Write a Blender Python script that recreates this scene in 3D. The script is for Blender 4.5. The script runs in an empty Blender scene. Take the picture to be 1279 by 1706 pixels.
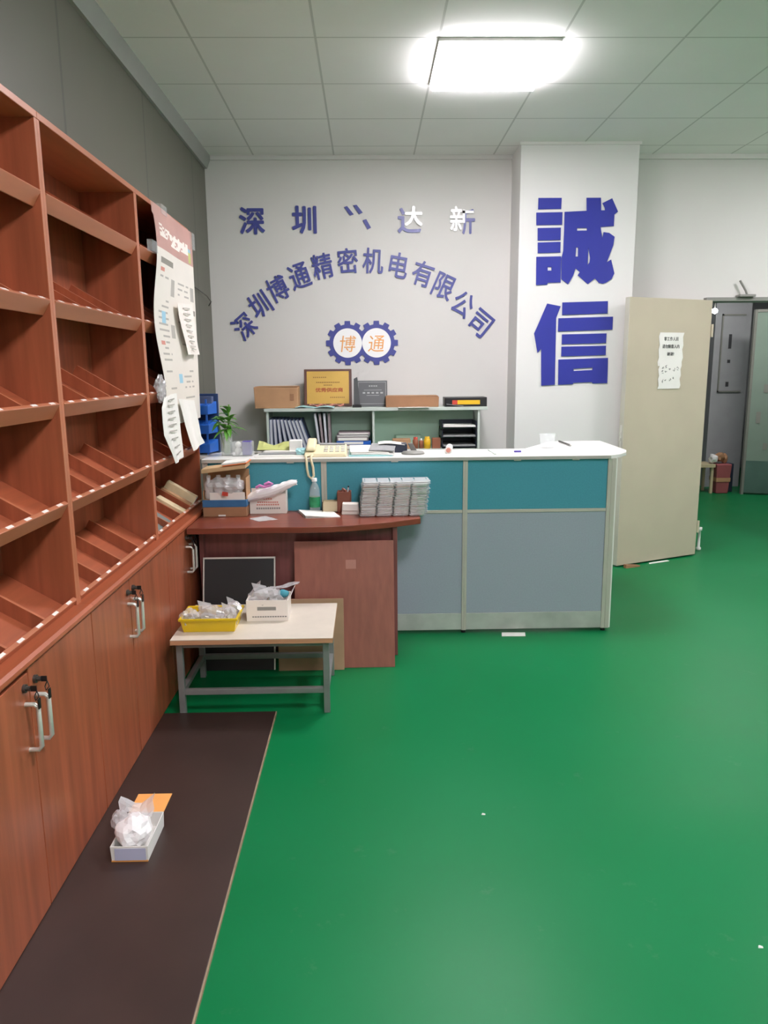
import bpy, bmesh, math, random
from mathutils import Vector, Matrix, noise
random.seed(7)
PI = math.pi
sc = bpy.context.scene

# ------------------------------------------------------------------ camera
H = 1.57
F = 1250.0
pitch, yaw, roll = math.atan(238 / F), math.atan(25 / F), math.radians(0.5)
fw = Vector((math.sin(yaw) * math.cos(pitch), math.cos(yaw) * math.cos(pitch), -math.sin(pitch)))
r0 = Vector((math.cos(yaw), -math.sin(yaw), 0))
u0 = r0.cross(fw)
rt = r0 * math.cos(roll) - u0 * math.sin(roll)
up = rt.cross(fw)
cam = bpy.data.cameras.new('camera')
camo = bpy.data.objects.new('camera', cam)
sc.collection.objects.link(camo)
camo.matrix_world = Matrix(((rt.x, up.x, -fw.x, 0), (rt.y, up.y, -fw.y, 0), (rt.z, up.z, -fw.z, H), (0, 0, 0, 1)))
cam.sensor_fit = 'VERTICAL'
cam.sensor_height = 24.0
cam.lens = 24.0 * F / 1706.0
cam.clip_start = 0.05
sc.camera = camo

# ------------------------------------------------------------------ world, lamps, exposure
sc.view_settings.view_transform = 'Standard'
sc.view_settings.look = 'None'
sc.view_settings.exposure = 0.17
sc.view_settings.gamma = 1.0
sc.view_settings.use_curve_mapping = False
w = bpy.data.worlds.new('World')
sc.world = w
w.use_nodes = True
w.node_tree.nodes['Background'].inputs[0].default_value = (0.9, 0.95, 1.0, 1)
w.node_tree.nodes['Background'].inputs[1].default_value = 0.05
PANEL_POWER = 52.0       # emission of the 60 x 60 ceiling panel in view
REAR_POWER = 44.0         # the panels behind the camera and to the right
HALL_POWER = 62.0
# panels: centre x, y, emission
PANELS = [(0.69, 4.44, PANEL_POWER), (3.79, 4.44, PANEL_POWER * 0.95), (0.69, 1.34, REAR_POWER * 1.15), (3.79, 1.34, PANEL_POWER * 0.25), (0.69, -1.14, REAR_POWER * 1.3), (3.79, -1.14, REAR_POWER * 0.5)]
CEIL = 3.2

# ------------------------------------------------------------------ materials
def lin(c):
    return tuple(((v / 255) / 12.92 if v / 255 <= 0.04045 else ((v / 255 + 0.055) / 1.055) ** 2.4) for v in c[:3])

MATS = {}
def mat(name, rgb, rough=0.5, metal=0.0, var=0.06, scale=6.0, stretch=(1, 1, 1), bump=0.0, alpha=1.0, spec=0.5, emit=0.0, trans=0.0, coat=0.0):
    m = bpy.data.materials.new(name)
    m.use_nodes = True
    nt = m.node_tree
    b = nt.nodes['Principled BSDF']
    c = lin(rgb)
    b.inputs['Roughness'].default_value = rough
    b.inputs['Metallic'].default_value = metal
    b.inputs['Specular IOR Level'].default_value = spec
    b.inputs['Alpha'].default_value = alpha
    b.inputs['Transmission Weight'].default_value = trans
    b.inputs['Coat Weight'].default_value = coat
    b.inputs['Base Color'].default_value = (*c, 1)
    if emit:
        b.inputs['Emission Color'].default_value = (*c, 1)
        b.inputs['Emission Strength'].default_value = emit
    if var > 0:
        tc = nt.nodes.new('ShaderNodeTexCoord')
        mp = nt.nodes.new('ShaderNodeMapping')
        mp.inputs['Scale'].default_value = stretch
        nz = nt.nodes.new('ShaderNodeTexNoise')
        nz.inputs['Scale'].default_value = scale
        nz.inputs['Detail'].default_value = 5
        rp = nt.nodes.new('ShaderNodeValToRGB')
        rp.color_ramp.elements[0].position = 0.3
        rp.color_ramp.elements[1].position = 0.7
        rp.color_ramp.elements[0].color = (*[max(0, v * (1 - var)) for v in c], 1)
        rp.color_ramp.elements[1].color = (*[min(1, v * (1 + var)) for v in c], 1)
        nt.links.new(tc.outputs['Object'], mp.inputs[0])
        nt.links.new(mp.outputs[0], nz.inputs['Vector'])
        nt.links.new(nz.outputs['Fac'], rp.inputs[0])
        nt.links.new(rp.outputs[0], b.inputs['Base Color'])
        if bump:
            bp = nt.nodes.new('ShaderNodeBump')
            bp.inputs['Strength'].default_value = bump
            bp.inputs['Distance'].default_value = 0.01
            nt.links.new(nz.outputs['Fac'], bp.inputs['Height'])
            nt.links.new(bp.outputs[0], b.inputs['Normal'])
    MATS[name] = m
    return m

mat('wall_paint', (217, 215, 211), 0.7, var=0.02, scale=2)
mat('column_paint', (222, 221, 218), 0.65, var=0.02, scale=2)
mat('trim_metal', (150, 152, 146), 0.5, var=0.04)
mat('wood', (158, 86, 58), 0.35, var=0.22, scale=5, stretch=(6, 6, 0.35))
mat('wood_flat', (164, 88, 58), 0.38, var=0.18, scale=5, stretch=(6, 0.35, 6))
mat('wood_edge', (180, 108, 76), 0.35, var=0.10, scale=5, stretch=(6, 0.5, 0.5))
mat('desk_wood', (126, 62, 46), 0.28, var=0.18, scale=5, stretch=(0.5, 6, 6))
mat('desk_panel', (128, 74, 72), 0.35, var=0.2, scale=6, stretch=(6, 6, 0.5))
mat('board_brown', (154, 94, 80), 0.3, var=0.12, scale=6, stretch=(6, 6, 0.4))
mat('board_sticker', (184, 128, 116), 0.4, var=0.05)
mat('plank', (57, 42, 38), 0.4, var=0.2, scale=3, bump=0.05)
mat('plank_edge', (150, 130, 105), 0.6, var=0.15, scale=30)
mat('silver', (222, 220, 212), 0.32, metal=0.5, var=0.04)
mat('steel_dark', (90, 88, 84), 0.35, metal=0.7, var=0.08)
mat('tube_grey', (140, 142, 140), 0.4, metal=0.4, var=0.08, scale=12)
mat('black', (24, 24, 26), 0.4, var=0.1)
mat('black_panel', (30, 30, 32), 0.45, var=0.12, scale=3)
mat('navy', (40, 48, 66), 0.4, var=0.08)
mat('white_paper', (238, 236, 230), 0.6, var=0.02)
mat('paper_grey', (150, 152, 152), 0.6, var=0.1, scale=60)
mat('ink', (60, 60, 64), 0.7, var=0.0)
mat('ink_soft', (140, 138, 134), 0.7, var=0.0)
mat('white_plastic', (236, 235, 230), 0.4, var=0.02)
mat('counter_top', (232, 231, 226), 0.3, var=0.02)
mat('counter_edge', (180, 178, 172), 0.4, var=0.03)
mat('alu', (196, 192, 180), 0.45, metal=0.15, var=0.04)
mat('kick', (178, 184, 176), 0.45, var=0.16, scale=7)
mat('teal', (78, 154, 170), 0.75, var=0.05, scale=120, spec=0.25)
mat('fabric_grey', (162, 171, 182), 0.8, var=0.04, scale=120, spec=0.2)
mat('mint', (192, 226, 205), 0.5, var=0.03)
mat('mint_frame', (196, 206, 198), 0.5, var=0.03)
mat('tabletop', (212, 204, 190), 0.45, var=0.05, scale=9)
mat('tabletop_edge', (190, 140, 105), 0.5, var=0.1, scale=9, stretch=(0.5, 8, 8))
mat('yellow', (216, 184, 26), 0.35, var=0.06, scale=10)
mat('carton', (184, 142, 104), 0.75, var=0.08, scale=9)
mat('carton_board', (176, 142, 112), 0.75, var=0.08, scale=9)
mat('carton_dark', (158, 116, 84), 0.75, var=0.1, scale=9)
mat('carton_light', (202, 170, 128), 0.75, var=0.07, scale=9)
mat('blue_print', (52, 104, 150), 0.6, var=0.12, scale=14)
mat('orange', (238, 168, 92), 0.6, var=0.05)
mat('orange_flat', (236, 130, 70), 0.6, var=0.05)
mat('letter_blue', (46, 52, 150), 0.35, var=0.04)
mat('letter_navy', (72, 78, 150), 0.32, var=0.05)
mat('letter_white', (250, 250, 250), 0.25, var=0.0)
mat('letter_orange', (240, 172, 100), 0.5, var=0.05)
mat('gold', (206, 168, 84), 0.35, metal=0.25, var=0.08, scale=5)
mat('plaque_frame', (96, 62, 54), 0.4, var=0.1)
mat('plaque_red', (176, 92, 50), 0.5, var=0.0)
mat('plaque_ink', (140, 104, 50), 0.5, var=0.0)
mat('plaque_dark', (84, 86, 88), 0.35, var=0.06)
mat('plaque_line', (170, 172, 172), 0.5, var=0.0)
mat('door_paint', (192, 182, 160), 0.5, var=0.04, scale=3)
mat('door_edge', (196, 194, 178), 0.5, var=0.05, scale=3)
mat('frame_grey', (134, 134, 128), 0.45, var=0.05)
mat('poster_head', (190, 146, 136), 0.4, var=0.08, scale=5)
mat('poster_body', (226, 220, 210), 0.4, var=0.03, scale=5)
mat('poster_light', (236, 228, 220), 0.5, var=0.0)
mat('poster_grey', (138, 134, 124), 0.5, var=0.0)
mat('poster_text', (172, 168, 160), 0.5, var=0.0)
mat('poster_red', (206, 136, 122), 0.5, var=0.0)
mat('poster_blue', (150, 196, 216), 0.5, var=0.0)
mat('tag_white', (240, 226, 220), 0.5, var=0.0)
mat('leaf', (84, 140, 52), 0.4, var=0.25, scale=30)
mat('stem_green', (120, 160, 80), 0.5, var=0.15, scale=30)
mat('phone_cream', (226, 214, 178), 0.4, var=0.03)
mat('cream_dark', (200, 184, 150), 0.5, var=0.05)
mat('rack_blue', (36, 98, 190), 0.4, var=0.08)
mat('rack_navy', (34, 60, 104), 0.45, var=0.08)
mat('cup_purple', (76, 60, 150), 0.4, var=0.1)
mat('lime', (186, 192, 118), 0.6, var=0.06)
mat('binder_blue', (84, 96, 128), 0.5, var=0.1, scale=30)
mat('box_lavender', (190, 194, 220), 0.5, var=0.04)
mat('binder_white', (206, 208, 216), 0.5, var=0.06, scale=30)
mat('mauve', (150, 136, 140), 0.6, var=0.1, scale=30)
mat('cyan_light', (170, 220, 224), 0.5, var=0.05)
mat('red', (196, 70, 54), 0.5, var=0.08)
mat('jar_yellow', (232, 184, 36), 0.4, var=0.08)
mat('jar_brown', (150, 92, 66), 0.5, var=0.1)
mat('pink', (222, 140, 204), 0.5, var=0.1, scale=30)
mat('bin_pink', (158, 84, 88), 0.5, var=0.06)
mat('label_green', (34, 130, 84), 0.4, var=0.2, scale=40)
mat('brown_holder', (126, 72, 54), 0.5, var=0.1)
mat('book_cream', (226, 208, 168), 0.6, var=0.08, scale=20)
mat('book_tan', (190, 148, 108), 0.6, var=0.1, scale=20)
mat('screed', (120, 128, 124), 0.6, var=0.1)
mat('hall_wall', (160, 160, 164), 0.7, var=0.04)
mat('bag_film', (232, 230, 232), 0.18, alpha=0.42, var=0.0, spec=0.9)
mat('bag_white', (246, 243, 244), 0.28, alpha=0.94, var=0.03, spec=0.7)
mat('tray_film', (236, 236, 236), 0.14, alpha=0.6, var=0.0, spec=0.9)
mat('tray_rim', (240, 240, 240), 0.1, alpha=0.8, var=0.0, spec=1.0, metal=0.3)
mat('clear', (240, 245, 245), 0.05, alpha=0.22, var=0.0, spec=0.9)
mat('glass_jar', (235, 242, 238), 0.05, alpha=0.3, var=0.0, spec=0.8)
mat('metal_part', (196, 192, 184), 0.22, metal=0.9, var=0.2, scale=20)
mat('hall_glass', (150, 168, 156), 0.3, alpha=0.75, var=0.06, scale=2)
mat('hall_glass_low', (92, 120, 112), 0.35, alpha=0.9, var=0.2, scale=3)
mat('scuff', (150, 190, 165), 0.6, var=0.1)

# the green epoxy floor: worn patches and scuffs with a shape of their own
def floor_mat():
    m = bpy.data.materials.new('floor_green')
    m.use_nodes = True
    nt = m.node_tree
    N, L = nt.nodes.new, nt.links.new
    b = nt.nodes['Principled BSDF']
    tc = N('ShaderNodeTexCoord')
    n1 = N('ShaderNodeTexNoise'); n1.inputs['Scale'].default_value = 1.1; n1.inputs['Detail'].default_value = 4
    n2 = N('ShaderNodeTexNoise'); n2.inputs['Scale'].default_value = 7.0; n2.inputs['Detail'].default_value = 8; n2.inputs['Roughness'].default_value = 0.7
    L(tc.outputs['Object'], n1.inputs['Vector']); L(tc.outputs['Object'], n2.inputs['Vector'])
    r1 = N('ShaderNodeValToRGB')
    r1.color_ramp.elements[0].position = 0.35; r1.color_ramp.elements[0].color = (*lin((2, 112, 61)), 1)
    r1.color_ramp.elements[1].position = 0.7; r1.color_ramp.elements[1].color = (*lin((7, 117, 67)), 1)
    L(n1.outputs['Fac'], r1.inputs[0])
    r2 = N('ShaderNodeValToRGB')
    r2.color_ramp.elements[0].position = 0.62; r2.color_ramp.elements[0].color = (0, 0, 0, 1)
    r2.color_ramp.elements[1].position = 0.80; r2.color_ramp.elements[1].color = (0.5, 0.5, 0.5, 1)
    L(n2.outputs['Fac'], r2.inputs[0])
    mx = N('ShaderNodeMixRGB')
    mx.inputs[2].default_value = (*lin((96, 132, 100)), 1)
    L(r2.outputs[0], mx.inputs[0]); L(r1.outputs[0], mx.inputs[1]); L(mx.outputs[0], b.inputs['Base Color'])
    rr = N('ShaderNodeMapRange')
    rr.inputs['To Min'].default_value = 0.30; rr.inputs['To Max'].default_value = 0.50
    L(n1.outputs['Fac'], rr.inputs['Value']); L(rr.outputs[0], b.inputs['Roughness'])
    b.inputs['Specular IOR Level'].default_value = 0.2
    return m
MATS['floor_green'] = floor_mat()

# left partition: grey green sheet panels with vertical joints every 1.2 m
def panel_mat():
    m = mat('partition', (100, 99, 88), 0.45, var=0.03, scale=2)
    nt = m.node_tree
    N, L = nt.nodes.new, nt.links.new
    b = nt.nodes['Principled BSDF']
    src = b.inputs['Base Color'].links[0].from_socket
    tc = N('ShaderNodeTexCoord'); sp = N('ShaderNodeSeparateXYZ')
    L(tc.outputs['Object'], sp.inputs[0])
    a = N('ShaderNodeMath'); a.operation = 'ADD'; a.inputs[1].default_value = 0.02 + 12.0 - 1.01
    L(sp.outputs['Y'], a.inputs[0])
    md = N('ShaderNodeMath'); md.operation = 'MODULO'; md.inputs[1].default_value = 1.2
    L(a.outputs[0], md.inputs[0])
    lt = N('ShaderNodeMath'); lt.operation = 'LESS_THAN'; lt.inputs[1].default_value = 0.022
    L(md.outputs[0], lt.inputs[0])
    mx = N('ShaderNodeMixRGB'); mx.inputs[2].default_value = (*lin((82, 81, 74)), 1)
    L(lt.outputs[0], mx.inputs[0]); L(src, mx.inputs[1]); L(mx.outputs[0], b.inputs['Base Color'])
panel_mat()

# mineral-fibre ceiling tiles in a 62 cm grid
def ceil_mat():
    m = mat('ceiling_tile', (236, 235, 232), 0.8, var=0.03, scale=1.2)
    nt = m.node_tree
    N, L = nt.nodes.new, nt.links.new
    b = nt.nodes['Principled BSDF']
    src = b.inputs['Base Color'].links[0].from_socket
    tc = N('ShaderNodeTexCoord'); sp = N('ShaderNodeSeparateXYZ')
    L(tc.outputs['Object'], sp.inputs[0])
    outs = []
    for ax, off in (('X', 0.38), ('Y', 4.13)):
        a = N('ShaderNodeMath'); a.operation = 'ADD'; a.inputs[1].default_value = 0.62 * 40 - off + 0.006
        L(sp.outputs[ax], a.inputs[0])
        md = N('ShaderNodeMath'); md.operation = 'MODULO'; md.inputs[1].default_value = 0.62
        L(a.outputs[0], md.inputs[0])
        lt = N('ShaderNodeMath'); lt.operation = 'LESS_THAN'; lt.inputs[1].default_value = 0.012
        L(md.outputs[0], lt.inputs[0]); outs.append(lt)
    mxm = N('ShaderNodeMath'); mxm.operation = 'MAXIMUM'
    L(outs[0].outputs[0], mxm.inputs[0]); L(outs[1].outputs[0], mxm.inputs[1])
    mx = N('ShaderNodeMixRGB'); mx.inputs[2].default_value = (*lin((200, 200, 196)), 1)
    L(mxm.outputs[0], mx.inputs[0]); L(src, mx.inputs[1]); L(mx.outputs[0], b.inputs['Base Color'])
ceil_mat()

def emit_mat(name, rgb, strength):
    m = bpy.data.materials.new(name)
    m.use_nodes = True
    nt = m.node_tree
    nt.nodes.clear()
    e = nt.nodes.new('ShaderNodeEmission'); o = nt.nodes.new('ShaderNodeOutputMaterial')
    e.inputs[0].default_value = (*rgb, 1); e.inputs[1].default_value = strength
    nt.links.new(e.outputs[0], o.inputs[0])
    MATS[name] = m
    return m

# ------------------------------------------------------------------ mesh builder
class MB:
    def __init__(s):
        s.v = []; s.f = []; s.mi = []; s.sm = []; s.m = 0; s.T = None
    def _add(s, vs, fs, smooth=False):
        o = len(s.v)
        for p in vs:
            p = Vector(p)
            s.v.append(s.T @ p if s.T is not None else p)
        for f in fs:
            s.f.append([o + i for i in f]); s.mi.append(s.m); s.sm.append(smooth)
        return s
    def box(s, x0, y0, z0, x1, y1, z1):
        x0, x1 = min(x0, x1), max(x0, x1); y0, y1 = min(y0, y1), max(y0, y1); z0, z1 = min(z0, z1), max(z0, z1)
        return s._add([(x0, y0, z0), (x1, y0, z0), (x1, y1, z0), (x0, y1, z0), (x0, y0, z1), (x1, y0, z1), (x1, y1, z1), (x0, y1, z1)],
                      [(0, 3, 2, 1), (4, 5, 6, 7), (0, 1, 5, 4), (1, 2, 6, 5), (2, 3, 7, 6), (3, 0, 4, 7)])
    def hexa(s, b, t):       # bottom and top quads, each counter-clockwise from above
        return s._add(list(b) + list(t), [(0, 3, 2, 1), (4, 5, 6, 7), (0, 1, 5, 4), (1, 2, 6, 5), (2, 3, 7, 6), (3, 0, 4, 7)])
    def prism(s, poly, ax, a, b):
        def P(u, v, h):
            return {'x': (h, u, v), 'y': (u, h, v), 'z': (u, v, h)}[ax]
        n = len(poly)
        vs = [P(u, v, a) for u, v in poly] + [P(u, v, b) for u, v in poly]
        fs = [list(range(n)), list(range(2 * n - 1, n - 1, -1))]
        for i in range(n):
            j = (i + 1) % n
            fs.append((i, i + n, j + n, j))
        return s._add(vs, fs)
    def cyl(s, p0, p1, r0, r1=None, seg=16, cap=True, smooth=True):
        p0, p1 = Vector(p0), Vector(p1)
        r1 = r0 if r1 is None else r1
        d = (p1 - p0).normalized()
        a = d.orthogonal().normalized(); b = d.cross(a)
        vs = []
        for p, r in ((p0, r0), (p1, r1)):
            for i in range(seg):
                t = 2 * PI * i / seg
                vs.append(p + a * math.cos(t) * r + b * math.sin(t) * r)
        s._add(vs, [(i, (i + 1) % seg, seg + (i + 1) % seg, seg + i) for i in range(seg)], smooth)
        if cap:
            s._add(vs, [list(range(seg))[::-1], list(range(seg, 2 * seg))])
        return s
    def tube(s, pts, r, seg=8):
        pts = [Vector(p) for p in pts]
        n = len(pts)
        vs, fs = [], []
        ref = None
        for i, p in enumerate(pts):
            d = (pts[min(i + 1, n - 1)] - pts[max(i - 1, 0)]).normalized()
            if ref is None:
                ref = d.orthogonal().normalized()
            a = (ref - d * ref.dot(d)).normalized(); ref = a
            b = d.cross(a)
            for k in range(seg):
                t = 2 * PI * k / seg
                vs.append(p + a * math.cos(t) * r + b * math.sin(t) * r)
        for i in range(n - 1):
            for k in range(seg):
                fs.append((i * seg + k, i * seg + (k + 1) % seg, (i + 1) * seg + (k + 1) % seg, (i + 1) * seg + k))
        s._add(vs, fs, True)
        s._add(vs, [list(range(seg))[::-1], list(range((n - 1) * seg, n * seg))])
        return s
    def lathe(s, prof, cx, cy, z, seg=20):
        vs, fs = [], []
        for r, h in prof:
            for k in range(seg):
                t = 2 * PI * k / seg
                vs.append((cx + r * math.cos(t), cy + r * math.sin(t), z + h))
        for i in range(len(prof) - 1):
            for k in range(seg):
                fs.append((i * seg + k, i * seg + (k + 1) % seg, (i + 1) * seg + (k + 1) % seg, (i + 1) * seg + k))
        return s._add(vs, fs, True)
    def blob(s, c, size, amp=0.25, freq=2.0, sub=3, seed=0.0, flat=0.0, smooth=False):
        bm = bmesh.new()
        bmesh.ops.create_icosphere(bm, subdivisions=sub, radius=1.0)
        vs = []
        for v in bm.verts:
            p = v.co.copy()
            k = 1 + amp * noise.noise(p * freq + Vector((seed, seed * 1.7, seed * 0.3))) + amp * 0.6 * noise.noise(p * freq * 2.7 + Vector((seed * 2, 1, seed)))
            p *= k
            if p.z < -1 + flat:
                p.z = -1 + flat
            vs.append((c[0] + p.x * size[0], c[1] + p.y * size[1], c[2] + p.z * size[2]))
        fs = [[v.index for v in f.verts] for f in bm.faces]
        bm.free()
        return s._add(vs, fs, smooth)
    def sheet(s, grid, th=0.0012):    # grid[i][j] of points: a thin sheet with thickness
        n, m = len(grid), len(grid[0])
        G = [[Vector(p) for p in row] for row in grid]
        top, bot = [], []
        for i in range(n):
            for j in range(m):
                du = G[min(i + 1, n - 1)][j] - G[max(i - 1, 0)][j]
                dv = G[i][min(j + 1, m - 1)] - G[i][max(j - 1, 0)]
                nn = du.cross(dv).normalized() * th / 2
                top.append(G[i][j] + nn); bot.append(G[i][j] - nn)
        N = n * m
        fs = []
        for i in range(n - 1):
            for j in range(m - 1):
                a, b, c, d = i * m + j, (i + 1) * m + j, (i + 1) * m + j + 1, i * m + j + 1
                fs.append((a, b, c, d)); fs.append((N + d, N + c, N + b, N + a))
        for i in range(n - 1):
            for j in (0, m - 1):
                fs.append((i * m + j, (i + 1) * m + j, N + (i + 1) * m + j, N + i * m + j))
        for j in range(m - 1):
            for i in (0, n - 1):
                fs.append((i * m + j, i * m + j + 1, N + i * m + j + 1, N + i * m + j))
        return s._add(top + bot, fs)
    def quad(s, a, b, c, d, th=0.0012):
        a, b, c, d = map(Vector, (a, b, c, d))
        return s.sheet([[a, d], [b, c]], th)

def wloc(o):
    p = Vector((0, 0, 0))
    while o is not None:
        p += o.location; o = o.parent
    return p

def link(o, parent=None):
    sc.collection.objects.link(o)
    if parent is not None:
        o.parent = parent

def obj(name, b, mats, parent=None, bevel=0.0, loc=None, label=None, seg=2):
    """One mesh object from a builder in world coordinates; its origin is loc (or its parent's base)."""
    base = wloc(parent)
    if loc is not None:
        base = Vector(loc)
    me = bpy.data.meshes.new(name)
    me.from_pydata([v - base for v in b.v], [], b.f)
    if isinstance(mats, str):
        mats = [mats]
    for m in mats:
        me.materials.append(MATS[m])
    me.polygons.foreach_set('material_index', b.mi)
    me.polygons.foreach_set('use_smooth', b.sm)
    bm = bmesh.new(); bm.from_mesh(me)
    bmesh.ops.recalc_face_normals(bm, faces=bm.faces)
    bm.to_mesh(me); bm.free()
    me.update()
    o = bpy.data.objects.new(name, me)
    link(o, parent)
    o.location = base - wloc(parent) if parent is not None else base
    if bevel:
        md = o.modifiers.new('Bevel', 'BEVEL'); md.width = bevel; md.segments = seg; md.limit_method = 'ANGLE'; md.angle_limit = 0.7
    if label:
        o['label'] = label
    return o

def tag(o, label, cat, group=None):
    o['label'] = label; o['category'] = cat
    if group:
        o['group'] = group
    return o

def thing(name, label, cat, loc, group=None):
    o = bpy.data.objects.new(name, None)
    o.empty_display_size = 0.05
    link(o); o.location = loc
    return tag(o, label, cat, group)

def solo(name, b, mats, label, cat, loc, group=None, bevel=0.0):
    return tag(obj(name, b, mats, None, bevel, loc), label, cat, group)

def struct(name, b, mats, bevel=0.0):
    o = obj(name, b, mats, None, bevel)
    o['kind'] = 'structure'
    return o

def copy_tree(o, parent=None):
    c = o.copy(); sc.collection.objects.link(c)
    c.parent = parent
    for ch in [x for x in bpy.data.objects if x.parent == o]:
        copy_tree(ch, c)
    return c

def place(proto, loc, label, rot=None):
    c = copy_tree(proto)
    c.location = loc; c['label'] = label
    if rot is not None:
        c.rotation_euler = rot
    return c

# text: Blender's own font falls back to its bundled CJK face
_gl = {}
def glyph(text, weight=0.0, depth=0.02):
    key = (text, weight, depth)
    if key not in _gl:
        cu = bpy.data.curves.new('glyph', 'FONT')
        cu.body = text; cu.offset = weight; cu.extrude = depth; cu.resolution_u = 3
        to = bpy.data.objects.new('glyph', cu)
        sc.collection.objects.link(to)
        dg = bpy.context.evaluated_depsgraph_get(); dg.update()
        me = bpy.data.meshes.new_from_object(to.evaluated_get(dg))
        vs = [v.co.copy() for v in me.vertices]
        fs = [list(p.vertices) for p in me.polygons]
        bpy.data.objects.remove(to); bpy.data.curves.remove(cu); bpy.data.meshes.remove(me)
        x0, x1 = min(v.x for v in vs), max(v.x for v in vs)
        y0, y1 = min(v.y for v in vs), max(v.y for v in vs)
        _gl[key] = ([Vector(((v.x - (x0 + x1) / 2) / (x1 - x0), (v.y - (y0 + y1) / 2) / (y1 - y0), v.z / depth if depth else 0)) for v in vs], fs)
    return _gl[key]

def text_on(b, text, c, wid, hei, rot=0.0, weight=0.0, th=0.002, ux=(1, 0, 0), uy=(0, 0, 1), skew=0.0):
    """Write text centred at c; ux and uy span its plane, th is half its thickness, weight thickens the strokes (metres)."""
    if weight:
        ux, uy = Vector(ux).normalized(), Vector(uy).normalized()
        nn = ux.cross(uy)
        for k in range(8):
            a = 2 * PI * k / 8
            text_on(b, text, Vector(c) + (ux * math.cos(a) + uy * math.sin(a)) * weight + nn * (th * 0.08 * k), wid - 2 * weight, hei - 2 * weight, rot, 0.0, th, ux, uy, skew)
        return b
    vs, fs = glyph(text)
    ux, uy = Vector(ux).normalized(), Vector(uy).normalized()
    n = ux.cross(uy)
    ca, sa = math.cos(rot), math.sin(rot)
    out = []
    for v in vs:
        x, y = v.x * wid + v.y * hei * skew, v.y * hei
        x, y = x * ca - y * sa, x * sa + y * ca
        out.append(Vector(c) + ux * x + uy * y + n * (v.z * th))
    b._add(out, fs)
    return b

def bar(b, c, wid, hei, ux=(1, 0, 0), uy=(0, 0, 1), th=0.001, rot=0.0):
    ux, uy = Vector(ux).normalized(), Vector(uy).normalized()
    if rot:
        ux, uy = ux * math.cos(rot) + uy * math.sin(rot), uy * math.cos(rot) - ux * math.sin(rot)
    n = ux.cross(uy) * th
    c = Vector(c)
    q = [c - ux * wid / 2 - uy * hei / 2, c + ux * wid / 2 - uy * hei / 2, c + ux * wid / 2 + uy * hei / 2, c - ux * wid / 2 + uy * hei / 2]
    return b.hexa([p - n for p in q], [p + n for p in q])

# ================================================================== the room
LW = -1.245          # face of the left partition
BW = 6.25            # face of the back wall
struct('floor', MB().box(LW - 0.1, -3.0, -0.06, 7.0, 12.0, 0.0), 'floor_green')
struct('ceiling', MB().box(LW - 0.1, -3.0, CEIL, 5.6, BW + 0.12, CEIL + 0.06), 'ceiling_tile')
struct('wall_left', MB().box(LW - 0.1, -3.0, 0, LW, BW + 0.12, CEIL), 'partition')
DX0, DX1, DZ = 2.775, 3.66, 2.085      # door opening
b = MB().box(LW, BW, 0, DX0 - 0.04, BW + 0.12, CEIL).box(DX0 - 0.04, BW, DZ + 0.03, DX1 + 0.04, BW + 0.12, CEIL).box(DX1 + 0.04, BW, 0, 5.6, BW + 0.12, CEIL)
struct('wall_back', b, 'wall_paint')
struct('wall_right', MB().box(5.6, -3.0, 0, 5.7, BW + 0.12, CEIL), 'wall_paint')
struct('wall_front', MB().box(LW - 0.1, -3.1, 0, 5.7, -3.0, CEIL), 'wall_paint')
b = MB().box(1.15, 5.9, 0, 2.03, BW, CEIL)
o = struct('wall_pier', b, 'column_paint', 0.004)
# cornice angles at the ceiling
b = MB().prism([(LW, CEIL), (LW, CEIL - 0.09), (LW + 0.02, CEIL - 0.09), (LW + 0.05, CEIL - 0.012), (LW + 0.05, CEIL)], 'y', -3.0, BW)
struct('trim_1', b, 'trim_metal')
struct('trim_2', MB().box(LW + 0.05, BW - 0.022, CEIL - 0.03, 1.15, BW, CEIL).box(LW + 0.05, BW - 0.03, CEIL - 0.004, 1.15, BW, CEIL), 'wall_paint')
struct('trim_3', MB().box(2.03, BW - 0.03, CEIL - 0.035, 5.6, BW, CEIL), 'wall_paint')
struct('trim_4', MB().box(1.14, 5.888, CEIL - 0.02, 2.04, 5.9, CEIL), 'wall_paint')

# ceiling light panels
emit_mat('panel_glow', (1.0, 0.945, 1.0), PANEL_POWER)
lab = {0: 'bright square ceiling light panel above the reception counter'}
for i, (px, py, pw) in enumerate(PANELS):
    if i == 0:
        mn = 'panel_glow'
    else:
        mn = 'panel_glow_%d' % i
        emit_mat(mn, (1.0, 0.945, 1.0), pw)
    t = thing('ceiling_light', lab.get(i, ['', 'square ceiling light panel high on the right near the back wall', 'square ceiling light panel overhead in front of the cabinets', 'square ceiling light panel at the right middle of the room', 'square ceiling light panel at the rear left of the room', 'square ceiling light panel at the rear right of the room'][i]), 'ceiling light', (px, py, CEIL), 'square ceiling light panels')
    obj('diffuser', MB().box(px - 0.295, py - 0.295, CEIL - 0.045, px + 0.295, py + 0.295, CEIL - 0.016), mn, t)  # dropped below the tiles, glowing sides added to throw light on the ceiling
    fb = MB()
    for q in ((-0.31, -0.31, 0.31, -0.295), (-0.31, 0.295, 0.31, 0.31), (-0.31, -0.295, -0.295, 0.295), (0.295, -0.295, 0.31, 0.295)):
        fb.box(px + q[0], py + q[1], CEIL - 0.016, px + q[2], py + q[3], CEIL)
    obj('frame', fb, 'white_plastic', t)

# ---------------------------------------------------------------- doorway, door leaf
b = MB()
b.box(DX0 - 0.04, BW - 0.05, 0, DX0, BW + 0.12, DZ).box(DX1, BW - 0.05, 0, DX1 + 0.04, BW + 0.12, DZ).box(DX0 - 0.04, BW - 0.05, DZ, DX1 + 0.04, BW + 0.12, DZ + 0.03)
struct('trim_5', b, 'frame_grey', 0.003)

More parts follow.
